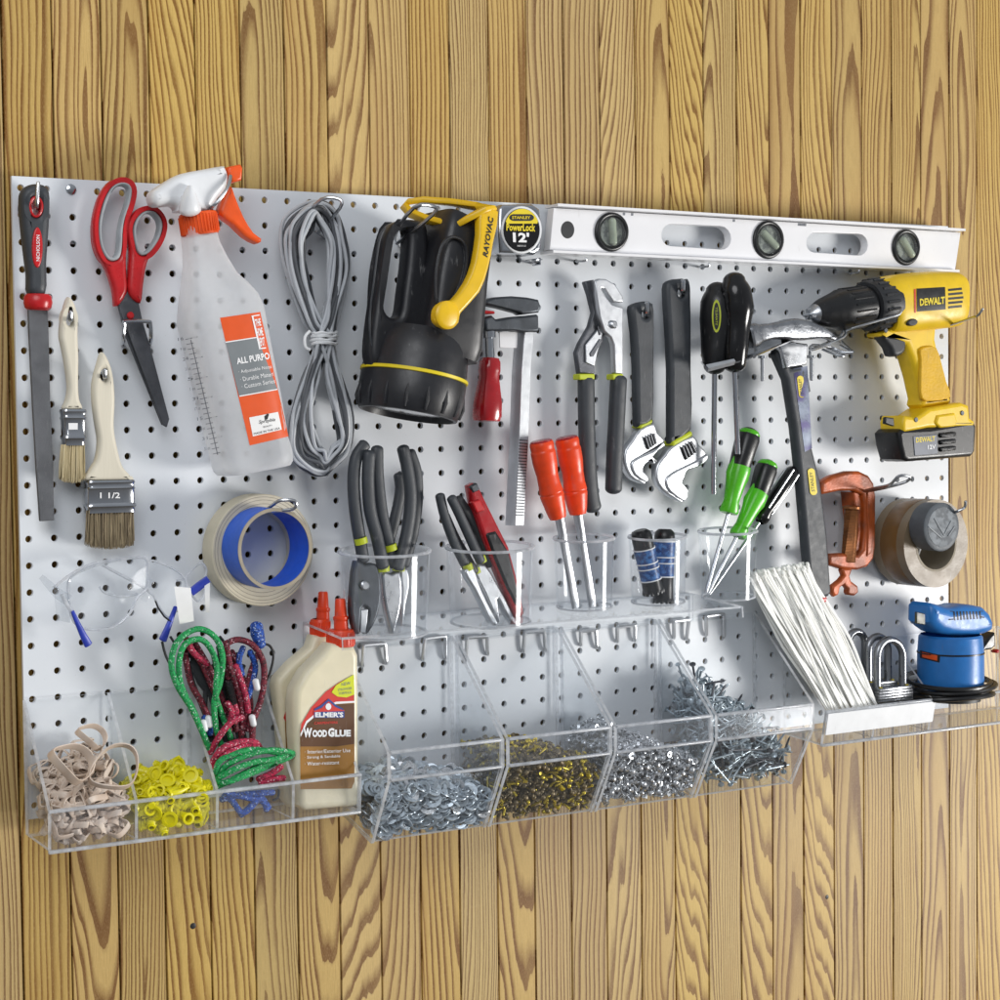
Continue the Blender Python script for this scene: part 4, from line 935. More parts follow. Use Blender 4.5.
# chuck
c0, c1 = P(*k('E',(594,440))[0],1.75), P(*k('E',(338,478))[0],1.75); ax = (c1-c0).normalized(); L = (c1-c0).length
ck = MB().lathe([(.9,-.1),(1.17,0),(1.2,.3),(1.2,1.15),(1.12,1.3),(.95,1.32)], c0, ax, 48)
u_ = ax.orthogonal().normalized(); w_ = ax.cross(u_)
for i in range(22):
    an = 2*math.pi*i/22; e = u_*math.cos(an)+w_*math.sin(an); ck.tube([c0+e*1.19+ax*.35, c0+e*1.2+ax*1.1], .075, 6)
ck.build('torque_ring', M['dark_rubber'], t)
ch = MB().lathe([(.95,1.3),(.97,1.5),(.96,L*.66),(.87,L*.72),(.66,L*.9),(.5,L*.98),(.46,L)], c0, ax, 40)
for i in range(20):
    an = 2*math.pi*i/20; e = u_*math.cos(an)+w_*math.sin(an); ch.tube([c0+e*.96+ax*1.6, c0+e*.96+ax*L*.62], .05, 6)
ch.build('chuck', M['black_plastic'], t)
jw = MB().lathe([(.46,L),(.4,L+.12),(.1,L+.35)], c0, ax, 18)
for i in range(3):
    an = 2*math.pi*i/3+.5; e = u_*math.cos(an)+w_*math.sin(an); jw.limb([c0+e*.3+ax*L*.9, c0+e*.18+ax*(L+.4)], [.15,.1], None, 8)
jw.build('chuck_jaws', M['steel'], t)
MB().tube([c0+ax*L, c0+ax*(L+.62), c0+ax*(L+.7)], [.1,.1,.05], 10).build('drill_bit', M['chrome'], t)
MB().plate(k('E',(582,560),(600,552),(650,560),(668,575),(664,612),(645,628),(622,628),(612,600)), 2.25, .7, .2, n=2, res=3).build('trigger', M['dark_rubber'], t)
nb_ = MB().decal(k('E',(704,470),(806,462),(804,382),(702,388)), bb, n=8, m=6, off=.03).build('name_plate', M['black_plastic'], bo)
MB().decal(k('E',(695,474),(700,474),(699,389),(693,390)), bb, n=1, m=6, off=.03).build('stripe', M['label_red'], bo)
MB().text('DEWALT', k('E',(714,450),(803,442),(803,416),(713,424)), bb, off=.06, bold=.04).build('lettering', M['yellow_ink'], nb_)
vt = MB()
for i in range(5): vt.decal(k('E',(816,397+i*15.5),(870-abs(i-2)*3,392+i*15.5),(869-abs(i-2)*3,384+i*15.5),(815,389+i*15.5)), bb, n=4, m=1, off=.02)
vt.build('vents', M['black_ink'], bo)
MB().plate(k('E',*ellipse(690,508,18,13,20,-.2)), 2.9, .25, .06).build('direction_switch', M['dark_rubber'], t)
sc2 = MB()
for x, y, d_ in ((592,537,2.36),(700,856,2.77),(865,832,2.77),(868,470,2.4)): sc2.lathe([(0,.03),(.1,.03),(.12,0)], P(*k('E',(x,y))[0], d_), (0,-1,0), 12)
sc2.build('screw_heads', M['gunmetal'], t)
wr = [hook('bent wire prong in front of the drill below its chuck', [q[:2]+(q[2],) for q in k('E',(420,560,0),(440,545,1.6),(470,530,2.6),(600,492,3.1),(640,478,3.2),(650,458,3.2))], .06, 4),
      hook('long wire prong behind the drill, its bent tip over the planks at right', [q[:2]+(q[2],) for q in k('E',(690,545,0),(760,532,1.2),(830,515,2.6),(905,490,4.3),(922,482,4.6),(938,460,4.8))], .06, 4)]

# ---------------- C clamp, its hook
t = thing('c_clamp', 'orange cast iron C clamp hanging behind the hammer handle', 'clamp', P(855, 520, .3))
MB().plate(k('d',(258,255),(262,200),(330,160),(430,132),(500,132),(560,160),(592,210),(604,290),(602,600),(590,680),(550,730),(490,750),(400,745),(310,720),(305,650),(400,645),(490,655),(520,620),(530,520),(530,330),(520,280),(470,255),(380,255),(262,280)), 1.5, .5, .16, n=0, res=4).build('frame', M['orange_iron'], t)
MB().plate(k('d',(545,240),(580,260),(585,500),(575,640),(545,670),(552,500)), 1.56, .2, .06, n=0).build('frame_rib', M['orange_iron'], t)
MB().plate(k('d',(462,262),(520,270),(524,640),(470,650),(490,500)), 1.3, .9, .05).build('frame_web', M['orange_iron'], t)
sx = [P(*q, 1.35) for q in k('d',(446,365),(440,520),(428,700))]
spn = MB().tube([sx[0], sx[1], sx[2]], .30, 16)
dr = (sx[2]-sx[0]).normalized(); Ls = (sx[2]-sx[0]).length; r_ = dr.orthogonal().normalized(); w_ = dr.cross(r_)
spn.tube([sx[0]+dr*(Ls*i/260)+(r_*math.cos(i*.9)+w_*math.sin(i*.9))*.30 for i in range(261)], .045, 5)
spn.build('spindle', M['copper_screw'], t)
MB().lathe([(.1,.0),(.42,.02),(.42,.12),(.2,.2)], sx[0]+dr*.05, -dr, 18).build('swivel_pad', M['copper_screw'], t)
MB().plate(k('d',(385,740),(460,735),(440,790),(450,820),(490,850),(496,890),(470,912),(420,905),(425,870),(405,842),(380,860),(370,905),(345,918),(325,890),(330,850),(380,810),(400,785)), 1.5, .34, .12, n=0, res=3).build('wing_handle', M['orange_iron'], t)
hook('long double wire hook carrying the orange C clamp', [q[:2]+(q[2],) for q in k('K',(140,172,0),(200,172,1.2),(260,158,2.6),(300,148,3.4),(330,120,3.8),(365,122,3.9),(355,138,3.7),(300,155,3.2),(240,168,2.0),(170,178,.3))], .07, 4)

# ---------------- tape rolls
t = thing('packing_tape_roll', 'thick brown roll of packing tape hanging near the lower right of the board', 'tape roll', P(905, 545, .3))
p0, p1 = P(*k('K',(352,340))[0],.35), P(*k('K',(454,345))[0],2.4); c_ = V((p1.x, -2.4, p1.z)); Rr = 2.1
MB().lathe([(1.34,0),(Rr,0),(Rr,2.0),(1.34,2.0)], V((c_.x, -.4, c_.z)), (0,-1,0), 72, closed=True).build('tape_winding', M['tape_side'], t)
MB().lathe([(Rr+.005,.5),(Rr+.012,.52),(Rr+.012,1.5),(Rr+.005,1.52)], V((c_.x, -.4, c_.z)), (0,-1,0), 40, a0=0, a1=2*math.pi).build('outer_wrap', M['pack_tape'], t)
MB().lathe([(1.24,-.01),(1.345,-.01),(1.345,2.01),(1.24,2.01)], V((c_.x, -.4, c_.z)), (0,-1,0), 48, closed=True).build('core', M['cardboard'], t)
t = thing('electrical_tape_roll', 'small dark grey tape roll hanging in front of the brown roll', 'tape roll', P(940, 525, 2))
q_ = P(*k('K',(474,290))[0], 3.5)
MB().lathe([(0,0),(1.12,0),(1.14,.05),(1.14,.9),(1.05,.95),(0,.95)], V((q_.x, -2.55, q_.z)), (0,-1,0), 48).build('tape_winding', M['grey_roll'], t)
MB().lathe([(0,.0),(.93,0),(.96,-.06)], V((q_.x, -3.515, q_.z)), (0,-1,0), 40).build('face_disc', M['roll_face'], t)
ch_ = MB(); 
for a, b_ in (((448,262),(480,318)), ((480,318),(505,270)), ((430,290),(470,325)), ((495,320),(515,290))): ch_.tube([P(*k('K',a)[0],3.53), P(*k('K',b_)[0],3.53)], .03, 5)
ch_.build('marking', M['grey_soft'], t)
hook('wire hook through both tape rolls, its tip at the right edge', [q[:2]+(q[2],) for q in k('K',(400,300,0),(470,262,2.0),(520,240,3.6),(548,225,3.9),(552,205,4.0))], .07, 4)
hook('curled wire hook end showing inside the brown tape roll', [q[:2]+(q[2],) for q in k('K',(388,320,0),(388,352,1.3),(386,380,1.2),(392,340,1.4),(402,318,1.2))], .05, 4)

t = thing('masking_tape_roll', 'wide cream masking tape roll hanging under the spray bottle', 'tape roll', P(262, 550, .2))
q_ = P(262.5,550,1.05); mo = V((q_.x, -.15, q_.z))
MB().lathe([(1.5,0),(2.17,0),(2.19,.04),(2.19,.96),(2.15,1.0),(1.5,1.0)], mo, (0,-1,0), 72, closed=True).build('tape_winding', M['masking'], t)
mk = MB()
for r_ in (1.65,1.8,1.95,2.07): mk.lathe([(r_,1.0),(r_+.012,1.006),(r_+.024,1.0)], mo, (0,-1,0), 72)
mk.build('winding_lines', M['cardboard'], t)
t = thing('blue_tape_roll', 'narrow blue painter tape roll with grey core hanging on top of the cream roll', 'tape roll', P(266, 545, 1.2))
q_ = P(275.6,549,2.7); bo_ = V((q_.x, -1.0, q_.z))
MB().lathe([(1.45,0),(1.56,0),(1.56,1.66),(1.45,1.66)], bo_, (0,-1,0), 64, closed=True).build('tape_winding', M['blue_tape'], t)
MB().lathe([(1.44,1.65),(1.57,1.65),(1.57,1.70),(1.44,1.70)], bo_, (0,-1,0), 64, closed=True).build('core', M['cardboard'], t)
hook('bent wire hook carrying the masking and blue tape rolls', [q[:2]+(q[2],) for q in k('N',(455,160,0),(500,140,1.2),(545,110,2.3),(585,85,2.8),(645,88,3.0),(640,120,2.9),(560,130,2.4),(500,140,1.2))], .065, 4)
# ---------------- safety glasses
t = thing('safety_glasses', 'clear safety glasses with blue temple tips hanging above the left tray', 'glasses', P(105, 590, .3))
def shell(pts, d, bulge, c0, name, mat='lens'):
    # a thin curved sheet: fan of rings from the outline to its centre, bulging to the viewer
    pts = catmull([V(q) for q in k('a', *pts)], 4); c = V(k('a', c0)[0]); o = MB(); n = len(pts); vs = []
    for j in range(6):
        f = j/5
        for q in pts: p = lerp(c, q, 1-f*.96); vs.append(P(p.x, p.y, d + bulge*(1-(1-f)**2)))
    o.add(vs, [(j*n+i, j*n+(i+1) % n, (j+1)*n+(i+1) % n, (j+1)*n+i) for j in range(5) for i in range(n)] + [tuple(5*n+i for i in range(n))])
    return o.build(name, M[mat], t)
LO = [(165,215),(285,150),(420,115),(580,98),(600,180),(590,270),(540,320),(500,405),(430,472),(335,500),(235,488),(180,440),(160,330)]
shell(LO, 1.2, .35, (370,300), 'lens')
MB().tube([P(*q, 1.22) for q in k('a', *LO)], .055, 6, closed=True, n=4).build('lens_rim', M['lens_edge'], t)
LO2 = [(600,120),(720,150),(800,210),(812,300),(760,390),(710,430),(660,370),(630,310),(596,270)]
shell(LO2, 1.0, .25, (700,270), 'lens')
MB().tube([P(*q, 1.02) for q in k('a', *LO2)], .05, 6, closed=True, n=4).build('lens_rim', M['lens_edge'], t)
MB().limb(K3('a',(160,335,1.2),(100,300,1.6),(60,260,1.9),(8,205,2.2)), [.22,.2,.16,.1], [.04]*4, 12, 4).build('side_shield', M['lens'], t)
MB().slab(K3('a',(78,262,1.5),(165,220,1.2),(165,460,1.2),(95,445,1.5)), .05).build('side_shield', M['lens'], t)
MB().tube(K3('a',(78,262,1.5),(180,185,1.35),(290,132,1.25),(420,108,1.2),(592,95,1.15)), .05, 8, n=4).build('brow_bar', M['lens_edge'], t)
MB().tube(K3('a',(350,140,.9),(450,195,.8),(545,245,.8),(600,280,.9)), .06, 8, n=4).build('temple_arm', M['acrylic_edge'], t)
MB().tube(K3('a',(330,260,1.3),(350,285,1.4),(380,300,1.3),(460,315,1.2),(540,300,1.1)), .05, 8, n=4).build('nose_bridge', M['acrylic_edge'], t)
MB().limb(K3('a',(120,300,1.5),(150,360,1.5),(182,402,1.5)), [.07,.08,.09], [.05]*3, 10).build('temple_arm', M['acrylic_edge'], t)
hg = MB()
for q in ((80,275),(140,335),(585,320),(610,240)): hg.box(P(*k('a', q)[0], 1.35), (.22,.2,.3), Matrix.Rotation(.6, 3, 'Y'), bev=.04)
hg.build('hinge', M['cup_plastic'], t)
MB().limb(K3('a',(180,398,1.5),(212,470,1.45),(240,530,1.4),(268,582,1.35)), [.07,.10,.13,.16], [.07]*4, 10, 3, 'round').build('temple_tip', M['dark_blue'], t)
MB().limb(K3('a',(752,375,1.2),(728,440,1.25),(705,500,1.3),(682,555,1.35)), [.08,.10,.13,.16], [.07]*4, 10, 3, 'round').build('temple_tip', M['dark_blue'], t)
MB().limb(K3('a',(640,335,1.0),(655,375,1.2),(690,425,1.3),(728,455,1.3)), .035, None, 8).build('cord_end', M['black_plastic'], t)
t = thing('safety_glasses', 'second pair of clear glasses with white paper tags beside the cream tape roll', 'glasses', P(195, 580, .3))
MB().limb(K3('a',(838,292,1.0),(885,255,1.05),(935,218,1.1)), [.16,.17,.15], [.06]*3, 10, 4, True).build('temple_tip', M['dark_blue'], t)
MB().tube(K3('a',(760,225,.8),(800,215,.8),(860,150,.9),(900,130,1.0),(925,165,1.0),(915,210,1.0)), .045, 8, n=4).build('frame', M['acrylic_edge'], t)
MB().tube(K3('a',(840,300,1.0),(875,340,1.0),(905,320,1.0),(925,250,1.0)), .045, 8, n=4).build('temple_arm', M['acrylic_edge'], t)
def tagm(pts, d):
    a, b_, c, e = map(V, k('a', *pts)); o = MB(); n = 8; vs = []
    for j in range(n+1):
        f = j/n
        for u in range(5):
            q = lerp(lerp(a, b_, u/4), lerp(e, c, u/4), f); vs.append(P(q.x, q.y, d + .12*math.sin(f*3) + .05*(u/4)))
    o.add(vs, [(j*5+u, j*5+u+1, (j+1)*5+u+1, (j+1)*5+u) for j in range(n) for u in range(4)]); return o.build('paper_tag', M['white_card'], t)
tagm([(745,258),(838,266),(856,450),(776,468)], 1.35); tagm([(914,255),(944,236),(942,405),(920,398)], 1.15)

# ---------------- cups standing on a clear shelf
VIEW = None
def toward(p):
    v = CAM - p; v.z = 0; return v.normalized()
def cup(label, cx, ry, by, wpx, d, tilt=4.0):
    top, bot = P(cx, ry, d), P(cx, by, d); zc = (top - CAM).dot(RF); r = wpx/2/(FOC/zc); h = (top.z - bot.z)
    t = thing('plastic_cup', label, 'cup', bot); base = V((bot.x, bot.y, bot.z)); tw = toward(base)
    ax = (V((0,0,1)) + tw*math.tan(math.radians(tilt))).normalized()
    MB().lathe([(0,.02),(r*.88,.02),(r*.91,.06),(r*.985,h-.05),(r*.985,h),(r*.945,h),(r*.87,.12),(0,.12)], base, ax, 56).build('cup_wall', M['cup_plastic'], t)
    MB().lathe([(r*.93,h-.05),(r*1.015,h-.05),(r*1.025,h),(r*1.0,h+.05),(r*.94,h+.05)], base, ax, 56, closed=True).build('cup_rim', M['acrylic_edge'], t)
    MB().lathe([(r*.86,.0),(r*.925,.0),(r*.925,.07),(r*.86,.07)], base, ax, 56, closed=True).build('cup_foot', M['acrylic_edge'], t)
    return t, base, ax, r, h
cups = [cup('large clear plastic cup full of grey handled pliers, leftmost on the clear shelf', 385.5, 550, 633, 92, 2.1),
        cup('large clear plastic cup holding pointed pliers and a red knife', 490.5, 546, 622, 88, 2.1),
        cup('small clear plastic cup holding two red handled chisels', 584.5, 537.5, 607, 61, 1.7),
        cup('small clear plastic cup holding two blue and black nut drivers', 658, 536, 602, 58, 1.7),
        cup('small clear plastic cup with green and black screwdrivers beside the zip ties', 728, 530.5, 597, 58, 1.7)]
# shelf under the cups
t = thing('clear_shelf', 'long clear acrylic shelf with a turned down front lip under the row of cups', 'shelf', P(550, 610, .2))
fz = lambda px, py, d: P(px, py, d).z
XA, XB = P(342, 645, 3.4).x, P(742, 601, 3.4).x
zF = (P(360,644,3.4).z + P(555,622,3.4).z + P(735,601.5,3.4).z)/3; zB = zF + .30
MB().slab([(XA,-.12,zB),(XB,-.12,zB),(XB,-3.4,zF),(XA,-3.4,zF)], .10, 0, 1).build('shelf_sheet', [M['acrylic'], M['acrylic_edge']], t)
MB().slab([(XA,-3.42,zF+.05),(XB,-3.42,zF+.05),(XB,-3.46,zF-.45),(XA,-3.46,zF-.45)], .10, 0, 1).build('shelf_lip', [M['acrylic'], M['acrylic_edge']], t)
MB().slab([(XA,-.1,zB+.05),(XB,-.1,zB+.05),(XB,-.1,zB-1.2),(XA,-.1,zB-1.2)], .08, 0, 1).build('back_strip', [M['acrylic_back'], M['acrylic_edge']], t)

# ---------------- pliers and knife in the cups
def pl(label, handles, w_, head, d, pivot=None, bands=(), hm='steel', name='pliers', cat='pliers', gm='grey_rubber', extra=None):
    t = thing(name, label, cat, P(*k('L', head[0])[0], d))
    for j, h in enumerate(handles): grip([q for q in k('L', *h)], w_, d + (.12 if j % 2 else -.1), w_*.8, 'handle', gm, t)
    MB().plate(k('L', *head), d+.15, .38, .1, n=2, res=3).build('head', M[hm], t)
    for q in bands: MB().limb(K3('L', (q[0], q[1]-12, d), (q[0]+q[2], q[1]+12, d)), w_*1.08, w_*.9, 14).build('grip_band', M['lime'], t)
    if pivot: MB().lathe([(0,.1),(.14,.1),(.2,.05),(.2,-.1)], P(*k('L', pivot)[0], d+.16), (0,-1,0), 18).build('pivot', M['steel'], t)
    return t
D1 = 2.1
s = pl('slip joint pliers with dark round head, leftmost pliers in the large cup', [[(185,62),(150,120),(140,220),(148,340),(168,470),(180,540)],[(205,100),(200,200),(208,330),(238,450),(262,565)]], .25,
   [(150,545),(190,560),(240,560),(258,680),(240,780),(205,845),(190,848),(205,770),(195,740),(175,745),(168,848),(148,842),(130,760),(135,650)], D1+.25, (186,648), [(168,462,6),(262,578,2)], 'gunmetal')
M['jaw_bright'] = M['bright_steel']
MB().plate(k('L',(172,750),(202,745),(198,800),(190,845),(168,845)), D1+.36, .12, .04).build('jaw_teeth', M['bright_steel'], s)
pl('diagonal cutting pliers with grey grips in the middle of the large cup', [[(238,80),(240,190),(258,350),(290,485),(305,560)],[(346,78),(366,170),(378,290),(362,430),(326,572)]], .25,
   [(262,590),(300,600),(335,590),(345,680),(335,760),(312,848),(302,850),(285,790),(270,720),(262,650)], D1-.1, None, [(292,490,6),(328,576,-2)], 'steel')
pl('long nose pliers with bright jaws, rightmost pliers in the large cup', [[(330,190),(335,260),(310,380),(285,470)],[(375,95),(402,180),(405,300),(385,440),(350,560)]], .23,
   [(335,585),(368,580),(376,650),(362,720),(352,800),(342,818),(338,740),(340,660)], D1-.6, None, [], 'bright_steel')
pl('slim needle nose pliers with black grips leaning in the second cup', [[(500,275),(520,360),(560,470),(612,575)],[(548,285),(580,350),(625,450),(668,545)]], .2,
   [(600,590),(640,570),(665,640),(700,720),(745,805),(715,808),(680,740),(640,660)], D1+.2, None, [(612,572,8),(668,540,8)], 'bright_steel', gm='grey_rubber')
pl('dark gripped pliers with split jaws between the slim pliers and the red knife', [[(575,290),(630,370),(680,470),(705,560)],[(520,360),(560,450),(600,520),(640,590)]], .22,
   [(640,580),(690,560),(740,640),(800,750),(828,812),(806,815),(770,760),(740,700),(755,790),(740,800),(690,690)], D1-.2, None, [(645,585,6)], 'steel', gm='dark_rubber')
t = thing('utility_knife', 'red folding utility knife with dark grip standing in the second cup', 'knife', P(512, 560, 2.1))
MB().plate(k('L',(625,232),(655,215),(690,290),(740,390),(790,490),(830,640),(855,765),(835,792),(815,780),(770,660),(720,540),(680,440),(640,320)), D1+.1, .55, .15, n=0, res=3).build('body', M['red_paint'], t)
MB().plate(k('L',(690,430),(735,420),(790,510),(830,680),(820,740),(780,660),(730,540)), D1+.16, .5, .12, res=3).build('grip_inlay', M['black_plastic'], t)
MB().plate(k('L',(635,300),(668,290),(690,335),(655,345)), D1+.2, .3, .06).build('slide_button', M['red_plastic'], t)
MB().plate(k('L',(626,235),(654,218),(668,250),(640,262)), D1+.14, .4, .06).build('nose', M['gunmetal'], t)
def chisel(label, hp_, sh, d):
    t = thing('chisel', label, 'chisel', P(*k('I', sh[1])[0], d))
    pts = [P(*q, d) for q in k('I', *hp_)]; a = pts[0]; n = 14; path = catmull(pts, 5, False); m = len(path)
    prof = [(0,.47),(.05,.50),(.12,.48),(.14,.51),(.25,.50),(.40,.44),(.55,.45),(.66,.50),(.68,.47),(.70,.50),(.78,.46),(.90,.40),(1.0,.34)]
    def ww(f):
        for (a0, b0), (a1, b1) in zip(prof, prof[1:]):
            if f <= a1: return lerp(b0, b1, (f-a0)/(a1-a0))
        return .34
    fs = sorted(set([i/40 for i in range(41)] + [p_[0] for p_ in prof])); pp = []
    for f in fs:
        i = min(int(f*(m-1)), m-2); pp.append(lerp(path[i], path[i+1], f*(m-1)-i))
    MB().limb(pp, [ww(f) for f in fs], None, 28, 2.2, True).build('handle', M['red_orange'], t)
    dr = (pp[0]-pp[1]).normalized(); MB().lathe([(.45,0),(.45,.05),(.38,.08),(0,.09)], pp[0], dr, 24).build('end_cap', M['red_paint'], t)
    s0, s1 = [P(*q, d) for q in k('I', *sh)]
    MB().limb([s0, lerp(s0, s1, .2), lerp(s0, s1, .35), lerp(s0, s1, .93), s1], [.17,.15,.17,.19,.19], [.17,.15,.09,.08,.03], 14, 5).build('blade', M['steel'], t); return t
chisel('red handled chisel leaning on the left in its small cup', [(165,288),(185,400),(205,490),(232,592)], [(238,592),(304,952)], 1.85)
chisel('red handled chisel standing on the right in its small cup', [(266,274),(288,390),(300,480),(312,576)], [(312,580),(371,946)], 1.5)
def nut(label, p0, p1, s0, s1, d, foot):
    t = thing('nut_driver', label, 'nut driver', P(*k('c', p1)[0], d))
    a, b_ = P(*k('c', p0)[0], d), P(*k('c', p1)[0], d); f = lambda u: lerp(a, b_, u)
    r = .45
    MB().limb([f(u) for u in (0,.04,.1,.2,.6,.62,.8,1)], [r*.6,r*.92,r,r,r*.9,r*.95,r*.95,r*1.0], None, 24, 2, True).build('handle', M['black_plastic'], t)
    MB().limb([f(s0), f((s0+s1)/2), f(s1)], [r*1.05, r*.99, r*.97], None, 28, 2, True).build('sleeve', M['sheath_blue'], t)
    rg = MB()
    for u in (s0, lerp(s0, s1, .45), lerp(s0, s1, .62), s1): rg.limb([f(u-.008), f(u+.008)], r*1.08, None, 28, 2, True)
    rg.build('white_rings', M['white_ink'], t)
    tt = MB(); dr = (b_-a).normalized(); u_ = dr.orthogonal().normalized(); w_ = dr.cross(u_)
    for i in range(12):
        an = 2*math.pi*i/12; e = (u_*math.cos(an)+w_*math.sin(an))*r*.92; tt.box(b_+e, (.12,.12,.2), bev=.02)
    tt.build('end_teeth', M['black_plastic'], t)
nut('blue and black nut driver tilted on the left in the small cup', (178,118), (255,480), .30, .80, 1.75, 0)
nut('blue and black nut driver standing upright on the right in the small cup', (322,112), (312,535), .17, .66, 1.55, 0)
def sdr(label, cap, h0, h1, g1, tip, wd, d, kind):
    t = thing('screwdriver', label, 'screwdriver', P(*k('J', tip)[0], d)); q = lambda a: P(*k('J', a)[0], d)
    a, b_, g, e = q(h0), q(h1), q(g1), q(tip)
    if kind == 'g':
        MB().limb([lerp(a, b_, f) for f in (0,.1,.5,.85,1)], [wd*.92,wd,wd*.92,wd*.85,wd*.7], None, 24, 2.4, 'round').build('handle', M['black_plastic'], t)
        dr = (a-b_).normalized(); MB().lathe([(wd*.95,0),(wd*.97,.06),(wd*.8,.2),(wd*.4,.28),(0,.3)], a + dr*.03, dr, 24).build('end_cap', M['green_plastic'], t)
        a2 = lerp(a, b_, .78)
        MB().limb([lerp(a2, g, f) for f in (0,.15,.5,.75,.95,1)], [wd*.9,wd*.95,wd*.72,wd*.62,wd*.78,wd*.7], None, 24, 2.4, True).build('collar', M['green_plastic'], t)
        fl = MB(); u_ = dr.cross(V((0,1,0))).normalized()
        for sg in (-1, 1): fl.limb([lerp(a, b_, .62)+u_*sg*wd*.75, lerp(a2, g, .2)+u_*sg*wd*.8, lerp(a2, g, .6)+u_*sg*wd*.45], [.08,.2,.1], None, 12, 2.2, 'round')
        fl.build('collar_wing', M['green_plastic'], t)
    else:
        MB().limb([lerp(a, b_, f) for f in (0,.08,.6,.9,1)], [wd*.8,wd,wd*.95,wd*.75,wd*.9], None, 24, 2.2, 'round').build('handle', M['black_gloss'], t)
        fl = MB(); dr = (a-b_).normalized(); u_ = dr.orthogonal().normalized(); w_ = dr.cross(u_)
        for i in range(6):
            an = 2*math.pi*(i+.3)/6; e_ = (u_*math.cos(an)+w_*math.sin(an))*wd; fl.tube([lerp(a, b_, .02)+e_*.95, lerp(a, b_, .3)+e_*1.0, lerp(a, b_, .85)+e_*.85], .04, 6)
        fl.build('flutes', M['bright_steel'], t)
        MB().lathe([(.3,0),(.34,.1),(.3,.22),(.2,.3)], b_, -dr, 20).build('collar', M['black_gloss'], t)
    MB().tube([g if kind == 'g' else b_, lerp(g if kind == 'g' else b_, e, .92), e], [.09,.09,.07], 10).build('shaft', M['chrome'], t)
sdr('tall black screwdriver with lime green collar and cap in the rightmost cup', 0, (285,232), (238,395), (202,555), (108,885), .52, 1.75, 'g')
sdr('shorter black screwdriver with lime green collar in the middle of the rightmost cup', 0, (362,362), (318,500), (238,650), (116,888), .48, 1.55, 'g')
sdr('black screwdriver with silver flutes leaning out of the rightmost cup', 0, (468,382), (345,570), (325,600), (122,892), .37, 1.4, 'f')

# ---------------- four clear bins
AC = [M['acrylic'], M['acrylic_edge']]; AB = [M['acrylic_back'], M['acrylic_edge']]; AL = [M['acrylic_lip'], M['acrylic_edge']]
bx = [P(x, y, 4.0).x for x, y in ((386,744),(505,737),(613,730),(714,718),(815,706))]
SEC = [(.2,-18.35),(4.0,-22.15),(4.0,-23.25),(2.6,-26.0),(.25,-25.35)]
TH = .15
binl = ['clear bin full of washers, leftmost of the four sloping bins', 'clear bin of brass screws between the washers and the silver screws', 'clear bin of small silver screws left of the nail bin', 'clear bin heaped with steel nails, rightmost of the four sloping bins']
for i in range(4):
    x0, x1 = bx[i] + .04, bx[i+1] - .04
    t = thing('storage_bin', binl[i], 'bin', ((x0+x1)/2, -.2, -25.3), 'clear sloping bins')
    for x in (x0 + TH/2, x1 - TH/2):
        MB().prism([(x-TH/2, -d_, z) for d_, z in SEC], [(x+TH/2, -d_, z) for d_, z in SEC], 0, 1).build('side_panel', AC, t)
    a, b_ = x0 + TH + .004, x1 - TH - .004
    MB().slab([(a,-3.95,-22.15),(b_,-3.95,-22.15),(b_,-3.95,-23.25),(a,-3.95,-23.25)], TH, 0, 1).build('front_lip', AL, t)
    bd_ = MB(); bd_.box(((a+b_)/2,-3.97,-22.17), (b_-a, .2, .12), bev=.03); bd_.build('lip_rim', M['acrylic_edge'], t); MB().box(((a+b_)/2,-3.97,-23.25), (b_-a, .2, .10), bev=.03).build('lip_foot', M['acrylic_edge'], t)
    MB().slab([(a,-3.88,-23.33),(b_,-3.88,-23.33),(b_,-2.58,-25.9),(a,-2.58,-25.9)], .08, 0, 1).build('front_panel', AC, t)
    MB().slab([(a,-.28,-25.3),(b_,-.28,-25.3),(b_,-2.53,-25.93),(a,-2.53,-25.93)], .08, 0, 1).build('floor_panel', AC, t)
    MB().slab([(a,-.24,-18.4),(b_,-.24,-18.4),(b_,-.24,-25.2),(a,-.24,-25.2)], .06, 0, 1).build('back_panel', AB, t)
UH = [k('R',(87,250),(92,175),(172,168),(178,240)), k('R',(318,225),(328,150),(405,140),(405,220)), k('R',(485,215),(490,145),(565,140),(568,205)), k('R',(705,195),(712,125),(785,118),(790,190)),
      k('S',(40,275),(40,228),(95,222),(100,285)), k('S',(175,262),(175,212),(240,204),(240,258)), k('S',(385,248),(385,190),(440,184),(432,254)), k('S',(505,238),(505,172),(570,163),(570,240))]
ul = ['leftmost U shaped hook over the washer bin', 'U shaped hook at the right end of the washer bin', 'U shaped hook at the left end of the brass screw bin', 'U shaped hook over the right of the brass screw bin',
      'U shaped hook at the left end of the silver screw bin', 'U shaped hook over the right of the silver screw bin', 'U shaped hook over the left of the nail bin', 'rightmost U shaped hook over the nail bin']
for u, l in zip(UH, ul):
    q = [P(*u[0], .0), P(*u[0], .12), lerp(P(*u[0], .16), P(*u[1], .2), .5), lerp(P(*u[0], .16), P(*u[1], .2), .93), P(*lerp(V(u[1]), V(u[2]), .1), .2), P(*lerp(V(u[1]), V(u[2]), .9), .2), lerp(P(*u[3], .16), P(*u[2], .2), .93), lerp(P(*u[3], .16), P(*u[2], .2), .5), P(*u[3], .12), P(*u[3], .0)]
    tag(MB().tube(q, .085, 8, n=3).build('peg_hook', M['bright_steel'], org=q[0]), l, 'hook', 'U shaped hooks of the bins')

